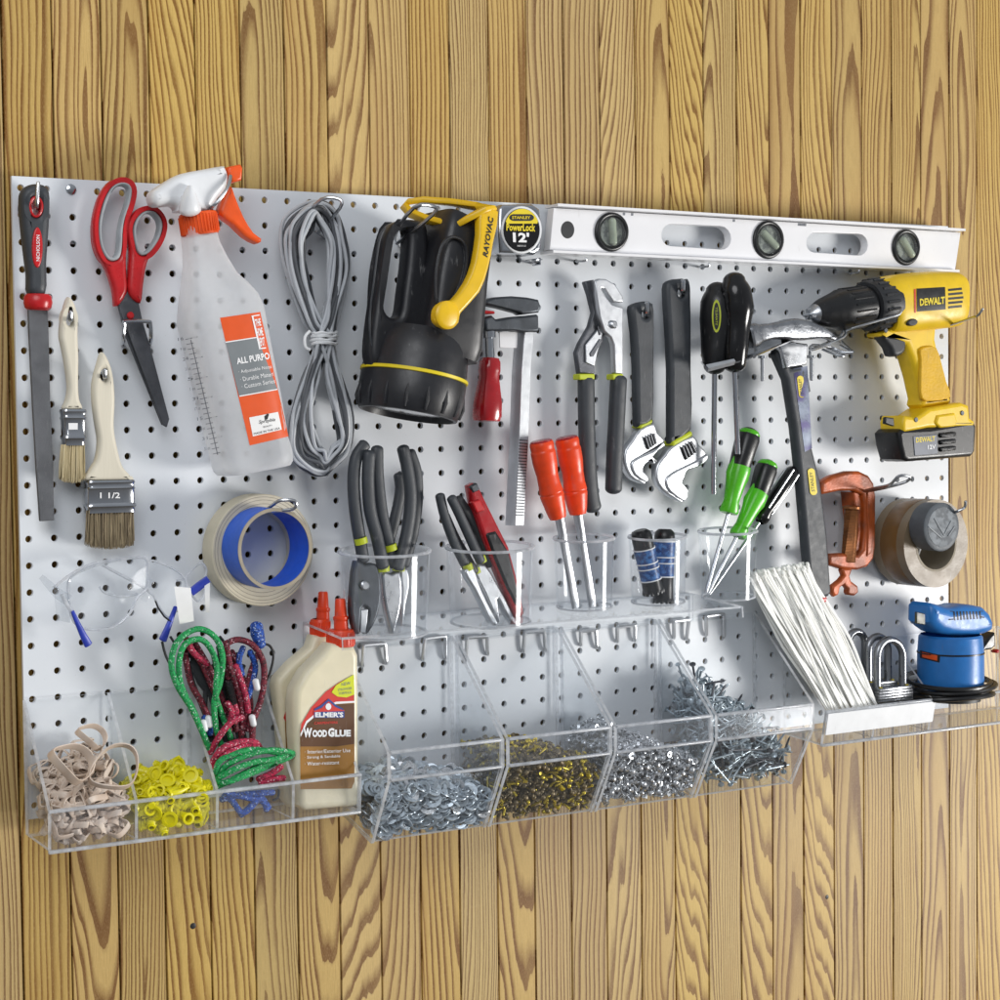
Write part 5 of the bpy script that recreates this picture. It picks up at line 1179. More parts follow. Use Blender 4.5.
# bin contents
def floor_z(d): return -25.3 - (d-.28)*(.63/2.25) + .06
def front_d(z): return 3.78 if z > -23.3 else 2.5 + (z + 25.9)*(1.3/2.57)
def rq(tilt, r): 
    from mathutils import Quaternion
    if tilt < 1 and r.random() < .7: return Quaternion((1,0,0), r.gauss(.95, .4)) @ Quaternion((0,1,0), r.gauss(-.25, .4)) @ Quaternion((0,0,1), r.uniform(0, 6.283))
    return Quaternion((0,0,1), r.uniform(0, 6.283)) @ Quaternion((1,0,0), r.gauss(0, tilt)) @ Quaternion((0,1,0), r.gauss(0, tilt))
def fill(i, hf, protos, n, label, cat, group, tilt, seed, stuffn, mats, marg=.08, nm=None, keep=.55):
    r = random.Random(seed); x0, x1 = bx[i] + .16 + marg, bx[i+1] - .16 - marg; got = []; tries = 0
    def sample(inner):
        while True:
            u = r.random(); d = r.uniform(.4, 3.75); h = hf(u, d); z = r.uniform(floor_z(d) + .06, max(h, floor_z(d)+.08))
            if z > h or d > front_d(z) - .08: continue
            near = (front_d(z) - d < keep*.6) or (h - z < keep*.5) or r.random() < .04
            if near != (not inner): continue
            return V((lerp(x0, x1, u), -d, z))
    for j in range(n):
        p = sample(False); pr = protos[r.choices(range(len(protos)), [q[1] for q in protos])[0]]
        o = bpy.data.objects.new(nm or pr[2], pr[0]); COL.objects.link(o); o.location = p*S; o.rotation_mode = 'QUATERNION'; o.rotation_quaternion = rq(tilt, r)
        tag(o, label, cat, group)
    if stuffn:
        mb = MB()
        for j in range(stuffn):
            p = sample(r.random() < .5); pr = protos[r.choices(range(len(protos)), [q[1] for q in protos])[0]]; R3 = rq(tilt, r).to_matrix()
            mi = 0 if len(mats) == 1 else protos.index(pr) % len(mats)
            mb.add([R3 @ v + p for v in pr[3].v], pr[3].f, mi)
        o = mb.build(cat.replace(' ', '_') + '_heap', mats, ang=50); tag(o, 'rest of the ' + label.split(' in ')[0] + ' heap', cat + ' heap', kind='stuff'); 
        o['label'] = {0:'dense grey heap of washers filling the leftmost bin', 1:'dense heap of brass screws filling the second bin', 2:'dense heap of silver screws filling the third bin'}[i]
def proto(mb, mat, w_, nm): return (mb.mesh(nm, mat, V((0,0,0)), 50), w_, nm, mb)
wsh = [proto(MB().lathe([(.14,-.02),(.27,-.02),(.28,0),(.27,.02),(.14,.02)], (0,0,0), (0,0,1), 20, closed=True), M['zinc'], 3, 'washer'),
       proto(MB().lathe([(.11,-.018),(.21,-.018),(.21,.018),(.11,.018)], (0,0,0), (0,0,1), 18, closed=True), M['zinc'], 3, 'washer'),
       proto(MB().lathe([(.17,-.022),(.34,-.022),(.345,0),(.34,.022),(.17,.022)], (0,0,0), (0,0,1), 22, closed=True), M['silver'], 1, 'washer')]
fill(0, lambda u, d: -23.95 + .55*math.exp(-((u-.42)/.3)**2) - .25*u + (d-2)*-.18, wsh, 300, 'grey zinc washer in the leftmost clear bin', 'washer', 'washers in the leftmost bin', .5, 5, 850, [M['zinc']])
def screw(L, r, hr, hh=.06):
    m = MB().lathe([(0,-L/2-.0),(r*.3,-L/2),(r,-L/2+.1),(r,L/2),(hr,L/2+.01),(hr,L/2+hh),(hr*.6,L/2+hh*1.6),(0,L/2+hh*1.7)], (0,0,0), (0,0,1), 10)
    n = int(L/.06)
    for i in range(n): m.lathe([(r,-.02),(r*1.35,0),(r,.02)], (0,0,-L/2+.08+i*(L-.1)/n), (0,0,1), 8)
    return m
brs = [proto(screw(.42,.045,.10), M['brass'], 1.3, 'brass_screw'), proto(screw(.34,.05,.11), M['bronze'], 5, 'brass_screw'), proto(MB().lathe([(.035,-.25),(.06,-.25),(.06,.25),(.035,.25)], (0,0,0), (0,0,1), 10, closed=True), M['brass'], 1, 'brass_screw')]
fill(1, lambda u, d: -22.7 - 1.0*max(0,(u-.45))/.55 - .1*abs(d-2.2) - .45*max(0, d-2.6), brs, 300, 'tiny brass screw in the second clear bin', 'screw', 'brass screws in the second bin', 1.3, 6, 1400, [M['brass'], M['bronze'], M['brass']], .1, keep=.42)
slv = [proto(screw(.36,.05,.12), M['silver'], 4, 'silver_screw'), proto(MB().lathe([(.07,-.06),(.15,-.06),(.15,.06),(.07,.06)], (0,0,0), (0,0,1), 6, closed=True), M['silver'], 3, 'silver_screw')]
fill(2, lambda u, d: -23.35 + .35*math.exp(-((u-.35)/.3)**2) - .7*max(0, u-.6)/.4 - .3*max(0, d-2.5) + (.5 if u < .35 and d < 1.6 else 0), slv, 300, 'small silver screw or nut in the third clear bin', 'screw', 'silver screws in the third bin', 1.3, 8, 1400, [M['silver']], .1, keep=.42)
def nail(L):
    r = .05; return MB().lathe([(0,-L/2),(r*.5,-L/2+.05),(r,-L/2+.14),(r,L/2-.03),(.14,L/2-.025),(.145,L/2),(.11,L/2+.02),(0,L/2+.022)], (0,0,0), (0,0,1), 9)
nls = [proto(nail(1.9), M['nail_steel'], 3, 'nail'), proto(nail(1.5), M['nail_steel'], 3, 'nail'), proto(nail(2.2), M['dark_steel'], 1, 'nail')]
r = random.Random(21); cnt = 0; made = 0
nstuff = MB()
while cnt < 1000:
    from mathutils import Quaternion
    pr = nls[r.choices((0,1,2), (3,3,1))[0]]; L = {0:1.9,1:1.5,2:2.2}[nls.index(pr)]
    u = r.random()**1.35; d = r.uniform(.5, 3.5)
    top = lerp(-20.3, -23.3, min(1, u*1.2)) - .75*max(0, d-1.2) 
    dr = V((r.gauss(0,1), r.gauss(0,.55), r.gauss(0,.6))).normalized()
    x = lerp(bx[3]+.25, bx[4]-.25, u); zf = floor_z(min(d, 2.4))+.1
    if top < zf: continue
    z = zf + (top - zf)*r.random()**.8
    c = V((x, -d, z)); ok = True
    for e in (c + dr*L/2, c - dr*L/2):
        if not (bx[3]+.2 < e.x < bx[4]-.2 and .4 < -e.y < front_d(e.z)-.05 and e.z > floor_z(min(-e.y, 2.5))+.03 and e.z < -19.6): ok = False
    if not ok: continue
    if cnt % 3 != 0 and -.0 + d < front_d(z) - .5 and top - z > .35 and nstuff is not None or cnt >= 640 - 1 and False:
        R3 = dr.to_track_quat('Z', 'Y').to_matrix(); nstuff.add([R3 @ v + c for v in pr[3].v], pr[3].f); cnt += 1; continue
    if made >= 300: cnt += 1; continue
    made += 1
    o = bpy.data.objects.new('nail', pr[0]); COL.objects.link(o); o.location = c*S; o.rotation_mode = 'QUATERNION'; o.rotation_quaternion = dr.to_track_quat('Z', 'Y')
    tag(o, 'steel nail in the heap in the rightmost clear bin', 'nail', 'nails in the rightmost bin'); cnt += 1
tag(nstuff.build('nail_heap', M['nail_steel'], ang=50), 'inner mass of steel nails filling the rightmost clear bin', 'nail heap', kind='stuff')

# ---------------- trays
def tray(label, cat, sec, xs, at, xend_panel=True):
    t = thing('divided_tray', label, cat, at); (d0, z0), (d1, z1), (d2, z2), (d3, z3) = sec
    for i, x in enumerate(xs):
        MB().prism([(x-.06, -d_, z) for d_, z in sec], [(x+.06, -d_, z) for d_, z in sec], 0, 1).build('divider' if 0 < i < len(xs)-1 else 'end_panel', AC, t)
    a, b_ = xs[0]+.066, xs[-1]-.066
    MB().slab([(xs[0]-.05,-d1-.055,z1),(xs[-1]+.05,-d1-.055,z1),(xs[-1]+.05,-d2-.055,z2-.05),(xs[0]-.05,-d2-.055,z2-.05)], .15, 0, 1).build('front_lip', AL, t)
    MB().box(((xs[0]+xs[-1])/2,-d1-.055,z1+.02), (xs[-1]-xs[0]+.12, .2, .12), bev=.03).build('lip_rim', M['acrylic_edge'], t); MB().box(((xs[0]+xs[-1])/2,-d2-.06,z2-.06), (xs[-1]-xs[0]+.12, .19, .12), bev=.03).build('lip_foot', M['acrylic_edge'], t)
    MB().slab([(a,-d3-.02,z3-.055),(b_,-d3-.02,z3-.055),(b_,-d2+.004,z2-.055),(a,-d2+.004,z2-.055)], .10, 0, 1).build('floor_panel', AC, t)
    MB().slab([(a,-d0+.055,z0),(b_,-d0+.055,z0),(b_,-d3+.055,z3),(a,-d3+.055,z3)], .06, 0, 1).build('back_panel', AB, t)
    return t
lx = [P(x, y, 2.95).x for x, y in ((50,812),(137,800),(218,791),(294,780),(359.5,771))]
LSEC = [(.2,-19.47),(2.9,-23.14),(2.8,-24.55),(.2,-24.5)]
tray('clear divided tray of rubber bands, yellow anchors, cords and glue at lower left', 'tray', LSEC, lx, (6, -.2, -24.5))
rx = [P(826,716,2.9).x, P(877,706,2.9).x, P(933,697,2.9).x, 51.2]
RSEC = [(.2,-20.1),(2.9,-22.85),(2.6,-24.35),(.2,-24.2)]
rt = tray('clear divided tray of zip ties, padlocks and a sander at lower right', 'tray', RSEC, rx, (44, -.2, -24.3))
q = [P(826,712,3.06), P(932,699.5,3.06), P(932,722.5,3.02), P(826,737.5,3.02)]
MB().slab([V((rx[0],-3.03,-22.9)), V((rx[2],-3.03,-22.9)), V((rx[2],-2.84,-23.9)), V((rx[0],-2.84,-23.9))], .06).build('glare_strip', M['white_plastic'], rt)  # opaque white strip painting the lamp's glare on the clear lip

# rubber bands
r = random.Random(31); bands = []
for b_ in range(7):
    n = 28; pts = []; R_ = r.uniform(.42, .75); sq = r.uniform(.4, .9); wv = r.uniform(.04, .13); ph = r.random()*6
    for i in range(n):
        a = 2*math.pi*i/n; pts.append(V((R_*math.cos(a), R_*sq*math.sin(a), wv*math.sin(2*a+ph))) + V((.06*math.sin(3*a+ph), .06*math.cos(3*a), 0)))
    bands.append(MB().limb(pts, .034, .115, 12, 3, True, ref=V((0,0,1)), closed=True).mesh('rubber_band', M['rubber_band']))
for j in range(230):
    u = r.random(); 
    while True:
        d = r.uniform(.5, 2.6) if j < 180 else r.uniform(2.2, 2.6); top = -22.0 - .55*(d-.6) + .9*math.exp(-((u-.75)/.3)**2)*(1 if d < 1.6 else .35) - .2*abs(u-.4)
        z = r.uniform(-24.25, top) if j > 70 else top - r.uniform(0, .35)
        if d < 2.55: break
    x = lerp(lx[0]+.5, lx[1]-.55, u); o = bpy.data.objects.new('rubber_band', bands[j % 7]); COL.objects.link(o)
    z = max(z, -24.1); o.location = V((x, -d, z))*S; o.rotation_euler = (r.gauss(.5, .5), r.gauss(0, .5), r.uniform(0, 6.28)) if j > 60 else (r.gauss(1.1,.35), r.gauss(0,.4), r.uniform(-.6,.6))
    tag(o, 'tan rubber band in the left compartment of the left tray', 'rubber band', 'rubber bands in the left tray')
bigb = MB().limb([V((.72*math.cos(a)+.05*math.cos(3*a), .6*math.sin(a)+.06*math.sin(2*a+1), .10*math.sin(2*a))) for a in [2*math.pi*i/32 for i in range(32)]], .026, .16, 8, 4, True, ref=V((0,0,1)), closed=True).mesh('rubber_band', M['rubber_band'])
for (x, y, d, s_, e) in ((72,762,2.6,1.2,(.95,.35,.25)),(114,768,2.7,1.3,(1.0,-.45,.1)),(92,736,2.0,.85,(.8,.3,.3))):
    o = bpy.data.objects.new('rubber_band', bigb); COL.objects.link(o); o.location = P(x, y, d)*S; o.rotation_euler = e; o.scale = (s_,)*3
    tag(o, 'tan rubber band in the left compartment of the left tray', 'rubber band', 'rubber bands in the left tray')
# yellow anchors
an = MB().lathe([(.10,-.55),(.13,-.55),(.17,-.1),(.19,.45),(.225,.47),(.23,.55),(.14,.56),(.10,.2)], (0,0,0), (0,0,1), 18, closed=True)
for sg in (-1, 1): an.limb([(sg*.15,0,.4),(sg*.26,0,.1),(sg*.22,0,-.35)], [.05,.05,.03], [.12,.1,.05], 8)
for i in range(6): an.lathe([(.15,-.03),(.185,0),(.15,.03)], (0,0,-.45+i*.13), (0,0,1), 14)
am = an.mesh('wall_anchor', M['yellow_cap'])
hn = MB().limb([(-.35,0,-.3),(-.1,0,-.05),(.15,0,.1),(.3,0,.4)], [.12,.17,.2,.26], None, 14, 2, True); hn.lathe([(.2,-.05),(.3,-.03),(.3,.05),(.2,.06)], (.3,0,.42), (.35,0,1), 16, closed=True)
hm = hn.mesh('wall_anchor', M['yellow_cap'])
for j in range(150):
    u = r.random(); d = r.uniform(.55, 2.55) if j < 100 else r.uniform(2.0, 2.65); top = -22.75 - .22*(d-.6) + .45*math.exp(-((u-.7)/.25)**2)
    z = top - .1 if j < 40 else r.uniform(-24.2, top)
    o = bpy.data.objects.new('wall_anchor', am if r.random() < .65 else hm); COL.objects.link(o)
    o.location = V((lerp(lx[1]+.36, lx[2]-.36, u), -d, max(z, -24.15)))*S; o.rotation_euler = (r.uniform(.6, 2.5), r.gauss(0, .6), r.uniform(0, 6.28))
    tag(o, 'yellow plastic wall anchor in the second compartment of the left tray', 'wall anchor', 'yellow wall anchors in the left tray')

# ---------------- bungee cords
r = random.Random(41)
def bung(label, paths, mat, rad=.118, ends=(), name='bungee_cord'):
    t = thing(name, label, 'bungee cord', P(*k('b', paths[0][0][:2])[0], paths[0][0][2]))
    for p_ in paths: MB().tube([P(*k('b', q[:2])[0], q[2] + r.uniform(-.05,.05)) for q in p_], rad, 10, n=5, cap='round').build('cord', M[mat], t)
    return t
bung('green braided bungee cord looped over and wrapped round the bundle', [
  [(240,650,1.9),(195,545,2.0),(150,450,2.0),(85,345,2.0),(55,240,1.9),(85,130,1.8),(180,68,1.7),(265,105,1.8),(305,200,1.9),(292,330,2.0),(265,420,2.0),(272,540,2.0),(300,640,1.9)],
  [(225,610,1.7),(165,470,1.8),(105,350,1.9),(92,240,1.9),(120,145,1.8),(195,118,1.8),(250,170,1.9),(278,260,2.0),(272,390,2.1),(300,480,1.8),(345,600,1.8)],
  [(275,790,2.2),(330,730,2.5),(450,675,2.6),(560,660,2.6),(648,676,2.4),(600,705,2.3),(480,740,2.55),(360,800,2.6),(280,835,2.3)],
  [(270,770,2.3),(300,705,2.5),(420,660,2.55),(540,665,2.5),(620,690,2.3),(520,740,2.4),(400,790,2.65),(300,820,2.5),(280,780,2.2)],
  [(290,790,2.5),(380,745,2.7),(470,715,2.7),(545,705,2.6),(600,690,2.4)]], 'braid_green')
bung('maroon braided bungee cord looped on the right of the bundle', [
  [(320,140,1.6),(380,120,1.7),(450,145,1.8),(500,220,1.8),(508,320,1.8),(490,420,1.8),(455,520,1.8),(450,610,1.8)],
  [(325,150,1.6),(345,260,1.7),(385,380,1.7),(400,480,1.7),(395,600,1.6)],
  [(130,150,1.4),(200,230,1.5),(250,340,1.6),(300,450,1.6),(340,560,1.6)], [(120,180,1.3),(150,330,1.4),(210,440,1.5),(260,560,1.6),(300,640,1.5)],
  [(170,140,1.4),(240,260,1.5),(300,400,1.6),(330,500,1.5)], [(310,170,1.4),(330,290,1.5),(360,420,1.6),(370,560,1.6)], [(470,200,1.4),(430,330,1.5),(420,470,1.6),(400,580,1.6)],
  [(350,180,1.3),(400,300,1.4),(440,420,1.5),(430,560,1.6)]], 'braid_maroon', .125)
bung('pink and red braided bungee cord wound round the neck of the bundle', [
  [(245,670,1.9),(290,590,2.1),(350,520,2.2),(400,500,2.1)], [(255,720,2.1),(300,655,2.35),(380,620,2.4),(460,620,2.3),(485,645,2.1)], [(265,745,2.2),(320,680,2.4),(400,645,2.45),(475,645,2.3)],
  [(330,430,1.9),(350,470,2.0),(345,520,2.0)],[(345,400,1.8),(372,470,1.9),(365,520,1.9)],[(370,250,1.7),(395,320,1.8),(420,400,1.8),(430,470,1.8)],[(130,120,1.6),(165,185,1.6),(230,240,1.6)],
  [(480,800,2.3),(540,775,2.5),(590,740,2.6)],[(490,815,2.3),(560,800,2.5),(603,795,2.5)]], 'braid_pink', .125)
t = bung('blue braided bungee cord with blue end cap and black hook in the bundle', [
  [(405,160,1.5),(385,220,1.5),(400,290,1.5)],[(440,180,1.6),(465,250,1.6),(450,330,1.6),(430,400,1.6)],[(310,885,2.3),(350,905,2.3),(400,965,2.4),(450,930,2.5),(490,890,2.4),(530,940,2.4)],
  [(300,900,2.2),(380,880,2.4),(470,870,2.5),(550,865,2.4)],[(320,870,2.4),(420,890,2.5),(500,910,2.4),(520,950,2.4)],[(215,500,1.6),(240,540,1.7),(245,580,1.7)],[(395,975,2.3),(430,945,2.4),(500,870,2.4)]], 'braid_blue', .12)
MB().limb(K3('b',(470,55,1.6),(475,95,1.6),(490,145,1.6)), [.24,.26,.2], None, 16, 2.5, 'round').build('end_cap', M['braid_blue'], t)
MB().tube(K3('b',(490,140,1.6),(535,150,1.6),(553,200,1.6),(540,270,1.6),(520,320,1.6)), .05, 8, n=4).build('wire_hook', M['black_plastic'], t)
MB().tube(K3('b',(548,905,2.4),(575,890,2.4),(580,850,2.4)), .05, 8, n=4).build('wire_hook', M['black_plastic'], t)
t = thing('bungee_cord', 'thin black elastic loops with white plastic ends hanging inside the bundle', 'bungee cord', P(200, 700, 1.2))
def bl_(pts, rad, n): MB().tube([P(*k('b', q[:2])[0], q[2]) for q in pts], rad, 8, n=n).build('cord', M['dark_rubber'], t)
for i in range(24):
    x0, x1 = r.uniform(110, 430), r.uniform(230, 440); bl_(((x0, r.uniform(150, 250), 1.1), (lerp(x0, x1, .3)+r.uniform(-30,30), 330, 1.3), (lerp(x0, x1, .7)+r.uniform(-20,20), 470, 1.4), (x1, 620, 1.5)), .1, 4)
bl_(((10,130,1.2),(25,190,1.2),(45,235,1.2)), .05, 3); bl_(((50,105,1.1),(75,150,1.1),(60,180,1.1)), .05, 3); bl_(((290,105,1.1),(310,130,1.1),(325,170,1.1)), .06, 3)
for q in ((240,520),(452,515),(215,540),(470,340)): MB().limb(K3('b',(q[0]-4,q[1]-18,1.9),(q[0]+4,q[1]+18,1.9)), .13, None, 12, 2, 'round').build('plastic_end', M['white_plastic'], t)
sp_ = MB(); a, b_ = P(*k('b',(330,320))[0],1.9), P(*k('b',(358,435))[0],1.9); dr = (b_-a); u_ = dr.orthogonal().normalized(); w_ = dr.normalized().cross(u_)
sp_.tube([a+dr*(i/120)+(u_*math.cos(i*.75)+w_*math.sin(i*.75))*.14 for i in range(121)], .028, 6); sp_.build('wire_spring', M['black_plastic'], t)

# ---------------- glue bottles
def cap_(base, spout, d, par, r0, r1):
    (bx0, by0), (bx1, by1) = k('Q', *base); c0 = P((bx0+bx1)/2, max(by0, by1), d); zc = (c0-CAM).dot(RF); sc_ = FOC/zc
    hb_ = (abs(by1-by0))/sc_; q = k('Q', *spout); c1 = P(q[0][0], q[0][1], d); ax = (P(q[1][0], q[1][1], d) - c1); L = ax.length
    MB().lathe([(r0*.97,0),(r0,.04),(r0,hb_-.06),(r0*.92,hb_),(r1*1.1,hb_+.02)], c0, (0,0,1), 32).build('cap', M['cap_red'], par)
    rb = MB()
    for i in range(24):
        a = 2*math.pi*i/24; e = V((math.cos(a), math.sin(a), 0))*r0; rb.tube([c0+e+V((0,0,.06)), c0+e+V((0,0,hb_-.1))], .03, 5)
    rb.build('cap_ribs', M['cap_red'], par)
    MB().lathe([(r1,0),(r1*.95,L*.3),(r1*1.05,L*.33),(r1*1.05,L*.42),(r1*.85,L*.46),(r1*.72,L*.95),(r1*.6,L),(0,L)], c1, ax, 24).build('spout', M['cap_red'], par)
t = thing('glue_bottle', 'wood glue bottle behind and left of the front glue bottle', 'glue bottle', P(280, 800, .9))
bk = MB().plate(k('Q',(505,215),(578,205),(640,260),(650,400),(640,840),(600,860),(420,880),(395,850),(382,640),(370,500),(358,410),(365,380),(420,320),(490,260)), 1.15, .85, .26, n=0, res=4, sil=.5); bb = bk.bvh(); o_ = bk.build('bottle', M['glue_plastic'], t)
MB().poly_decal(k('Q',(402,520),(415,480),(440,460),(440,650),(408,650)), None, d=1.165).build('label', M['label_brown'], o_)
MB().poly_decal(k('Q',(398,530),(414,482),(440,462),(440,485),(420,505),(406,545)), None, d=1.180).build('label_red', M['label_red'], o_)
cap_(((502,150),(577,215)), ((550,155),(550,45)), .75, t, .40, .27)
t = thing('glue_bottle', 'front wood glue bottle with brown and red label and orange cap in the left tray', 'glue bottle', P(328, 806, 2.0))
fb_ = MB().plate(k('Q',(572,246),(672,250),(691,290),(693,740),(706,840),(684,872),(470,892),(446,872),(438,760),(428,600),(424,480),(430,425),(470,352),(535,285)), 2.55, 1.0, .28, n=0, res=5, sil=.5); bb = fb_.bvh(); o_ = fb_.build('bottle', M['glue_plastic'], t)
L_ = MB().poly_decal(k('Q',(463,805),(462,580),(470,548),(505,490),(560,430),(610,395),(668,365),(671,450),(671,775),(660,802)), None, d=2.565).build('label', M['label_brown'], o_)
MB().poly_decal(k('Q',(463,600),(466,555),(505,490),(560,430),(610,395),(640,380),(668,430),(668,470),(600,470),(540,500),(490,545)), None, d=2.577).build('label_red', M['label_red'], L_)
MB().poly_decal(k('Q',(464,640),(464,605),(490,552),(540,510),(600,480),(671,476),(671,630),(600,640)), None, d=2.585).build('label_dark', M['label_dark'], L_)
MB().poly_decal(k('Q',(464,604),(489,551),(540,507),(600,477),(671,472),(671,465),(600,468),(538,498),(485,543),(463,592)), None, d=2.589).build('label_line', M['white_ink'], L_)
MB().poly_decal(k('Q',(583,432),(600,405),(640,380),(669,364),(671,440),(640,452),(605,448)), None, d=2.595).build('label_corner', M['label_yellow'], L_)
ey = MB(); ey.text('NEW', k('Q',(622,408),(656,402),(655,390),(621,396)), None, d=2.605); ey.text('STRONGER', k('Q',(608,428),(662,420),(661,411),(607,418)), None, d=2.605); ey.text('FORMULA', k('Q',(612,442),(660,436),(659,426),(611,432)), None, d=2.605); ey.build('lettering', M['grey_ink'], L_)
em = MB().poly_decal(k('Q',(514,530),(514,505),(545,492),(572,464),(600,490),(632,500),(632,530)), None, d=2.597).build('emblem', M['label_red'], L_)
MB().poly_decal(k('Q',(516,530),(516,508),(632,504),(632,530)), None, d=2.603).build('emblem_band', M['label_blue'], em)
MB().poly_decal(k('Q',(518,503),(547,490),(572,466),(600,490),(630,502),(626,494),(602,482),(572,456),(542,482),(516,496)), None, d=2.603).build('emblem_roof', M['label_blue'], em)
MB().text("ELMER'S", k('Q',(520,528),(628,528),(628,508),(520,508)), None, d=2.615, bold=.04).build('lettering', M['white_ink'], em)
MB().poly_decal(k('Q', *ellipse(571,487,11,13,12)), None, d=2.611).build('emblem_mark', M['white_ink'], em)
MB().text('CARPENTERS', k('Q',(516,556),(606,552),(606,543),(516,546)), None, d=2.615, bold=.02).build('lettering', M['label_red'], L_)
tx = MB()
for s_, xa, xb, h_ in (('W',474,508,37),('OOD',509,566,30),('G',569,594,37),('LUE',596,657,30)): tx.text(s_, k('Q',(xa,606-(xa-474)*.02),(xb,606-(xb-474)*.02),(xb,606-h_),(xa,606-h_)), None, d=2.615, bold=.06)
for i, s_ in enumerate(('· Interior/Exterior Use', '· Strong & Sandable', '· Water-resistant')): tx.text(s_, k('Q',(480,668+i*23),((655,616,612)[i],662+i*23),((655,616,612)[i],648+i*23),(480,654+i*23)), None, d=2.615)
tx.build('lettering', M['white_ink'], L_)
cap_(((566,190),(671,254)), ((620,192),(616,72)), 2.05, t, .55, .29)

# ---------------- zip ties
r = random.Random(51)
for i in range(235):
    f = r.random(); g = r.random()
    bt_ = lerp(V((362,560)), V((545,540)), f); tp = lerp(V((70,70)), V((290,32)), min(1, max(0, f + r.gauss(0,.13)))); d0, d1 = 2.7 - 1.2*g, 1.1 + .8*(1-g)
    a, b_ = P(*k('T', bt_)[0], d0), P(*k('T', (tp.x, tp.y + r.uniform(-14, 18)))[0], d1 + r.uniform(-.2,.2))
    a.z = max(a.z, -24.0); mid = lerp(a, b_, .5) + V((r.gauss(0,.2), r.uniform(-.2,.2), r.uniform(-.05,.05)))
    pth = catmull([a, lerp(a, mid, .5), mid, lerp(mid, b_, .5), b_], 3, False)
    z = MB().limb(pth, .068, .02, 8, 6, True, ref=V((r.uniform(-.35,.25), 1, r.uniform(-.2,.2))))
    dr = (b_ - mid).normalized(); z.box(b_ + dr*.1, (.16,.12,.2), dr.to_track_quat('Z','Y').to_matrix(), bev=.03)
    o = z.build('zip_tie', M['nylon'], org=a); tag(o, 'white nylon zip tie in the sheaf standing in the right tray', 'zip tie', 'zip ties in the right tray')

# ---------------- padlocks
def lock(label, xl, xr, yt, yb, d, bodyb):
    a, b_ = P(*k('T', (xl, yb))[0], d), P(*k('T', (xr, yb))[0], d); top = P(*k('T', ((xl+xr)/2, yt))[0], d)
    t = thing('padlock', label, 'padlock', (a+b_)/2); rad = (b_-a).length/2; u_ = (b_-a).normalized(); c = V(((a+b_)/2).to_tuple()); c.z = top.z - rad
    pts = [V((a.x, a.y, (a.z+b_.z)/2-.2)), V((a.x, a.y, c.z))] + [c - u_*rad*math.cos(x) + V((0,0,rad*math.sin(x))) for x in [math.pi*i/12 for i in range(1, 12)]] + [V((b_.x, b_.y, c.z)), V((b_.x, b_.y, (a.z+b_.z)/2-.2))]
    MB().tube(pts, .18, 14).build('shackle', M['lock_steel'], t)
    bc = V(((a.x+b_.x)/2, a.y, (a.z+b_.z)/2 - .6)); w_ = rad*2+.55; bd = MB(); n = 9
    for i in range(n): bd.box(bc + V((0, 0, -.62 + 1.24*(i+.5)/n)), (w_ - (.12 if i in (0, n-1) else .03*(i % 2)), .8 - .02*(i % 2), 1.24/n*.98), bev=.025)
    bd.build('body', M['lock_steel'], t)
    rv = MB()
    for sx in (-1, 1):
        for sy in (-1, 1): rv.lathe([(0,.05),(.06,.05),(.09,0)], bc + V((sx*w_*.38, sy*.25, .62)), (0,0,1), 10)
    rv.build('rivets', M['brass'], t)
lock('padlock with tall chrome shackle standing at the back left of the three', 438, 500, 265, 430, 1.0, 0)
lock('padlock half hidden in the middle of the three', 512, 585, 283, 448, 1.5, 0)
lock('padlock standing at the front right of the three beside the sander', 545, 640, 295, 468, 2.0, 0)

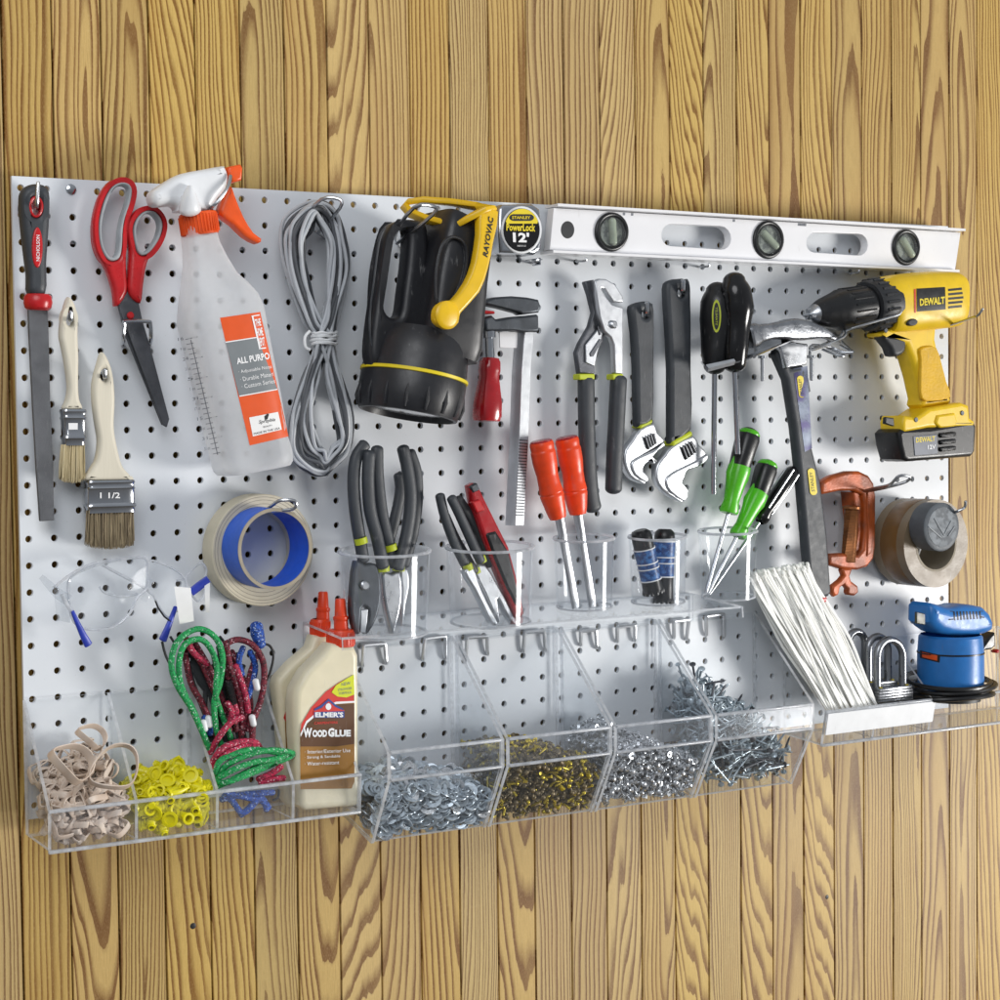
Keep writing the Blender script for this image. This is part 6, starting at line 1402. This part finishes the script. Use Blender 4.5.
# ---------------- sander
t = thing('palm_sander', 'blue electric palm sander resting on its coiled black cord in the right tray', 'sander', P(951, 690, 2.2))
dS = 2.2; c0 = P(950.5, 680, dS); zc = (c0-CAM).dot(RF); sc_ = FOC/zc; Rb = 31.5/sc_; H1 = 44/sc_
bd = MB().lathe([(Rb*.98,-.4),(Rb,0),(Rb*1.0,H1*.6),(Rb*.96,H1),(Rb*.9,H1+.1)], c0, (0,0,1), 48); bb = bd.bvh(); bo = bd.build('body', M['blue_plastic'], t)
MB().lathe([(Rb*1.0,H1*.62),(Rb*1.015,H1*.625),(Rb*1.015,H1*.655),(Rb*.99,H1*.66)], c0, (0,0,1), 48).build('seam_ring', M['dark_blue'] if 0 else M['black_plastic'], t)
rt_ = k('V',(232,250),(236,130),(262,106),(310,112),(420,135),(480,130),(560,112),(640,112),(740,125),(800,170),(832,230),(828,292),(760,318),(640,340),(520,345),(430,338),(340,320),(285,290))
hd = MB().plate(rt_, dS+1.0, 1.7, .45, n=0, res=6, sil=-.9); hb = hd.bvh(); ho_ = hd.build('head', M['blue_plastic'], t)
M['switch'] = pbr('switch', '4a4a30', .4, col2='2b3a5a', cscale=60)
MB().plate(k('V',(262,240),(262,155),(325,170),(325,250)), dS+1.2, .15, .04).build('switch', M['switch'], ho_)
vt = MB()
for i in range(9): vt.decal(k('V',(530+i*23,218-i*1.5),(541+i*23,217-i*1.5),(533+i*23,152),(522+i*23,152)), hb, n=1, m=4, off=.02)
vt.poly_decal(k('V',(488,215),(500,150),(520,150),(524,212)), hb, off=.02); vt.poly_decal(k('V',(715,150),(738,150),(748,200),(724,196)), hb, off=.02)
vt.build('vents', M['black_ink'], ho_)
pb_ = MB().decal(k('V',(285,485),(425,520),(430,465),(285,430)), bb, n=10, m=4, off=.02).build('plate', M['black_ink'], bo)
MB().decal(k('V',(300,480),(408,505),(410,468),(300,442)), bb, n=10, m=4, off=.035).build('plate_print', M['label_orange'], pb_)
MB().plate(k('V',(730,450),(735,410),(790,330),(826,295),(828,400),(800,425),(760,430)), dS-.2, .7, .1).build('dust_port', M['black_plastic'], t)
MB().plate(k('V',(828,440),(856,420),(856,452),(840,452)), dS-.2, .4, .08).build('plug_end', M['red_plastic'], t)
r = random.Random(61); pts = []
for i in range(150):
    a = i*2*math.pi/36; f = i/150; rr = Rb*(1.30+.13*math.sin(i*.11)); pts.append(c0 + V((rr*1.04*math.cos(a), rr*.85*math.sin(a), .12 - .95*f + (.16*math.sin(a*.93+f*5)) )))
MB().tube(pts, .12, 8).build('power_cord', M['black_plastic'], t)
MB().lathe([(0,-.95),(Rb*.9,-.95),(Rb*.9,-.6),(Rb*.95,-.38)], c0, (0,0,1), 40).build('sanding_pad', M['dark_rubber'], t)
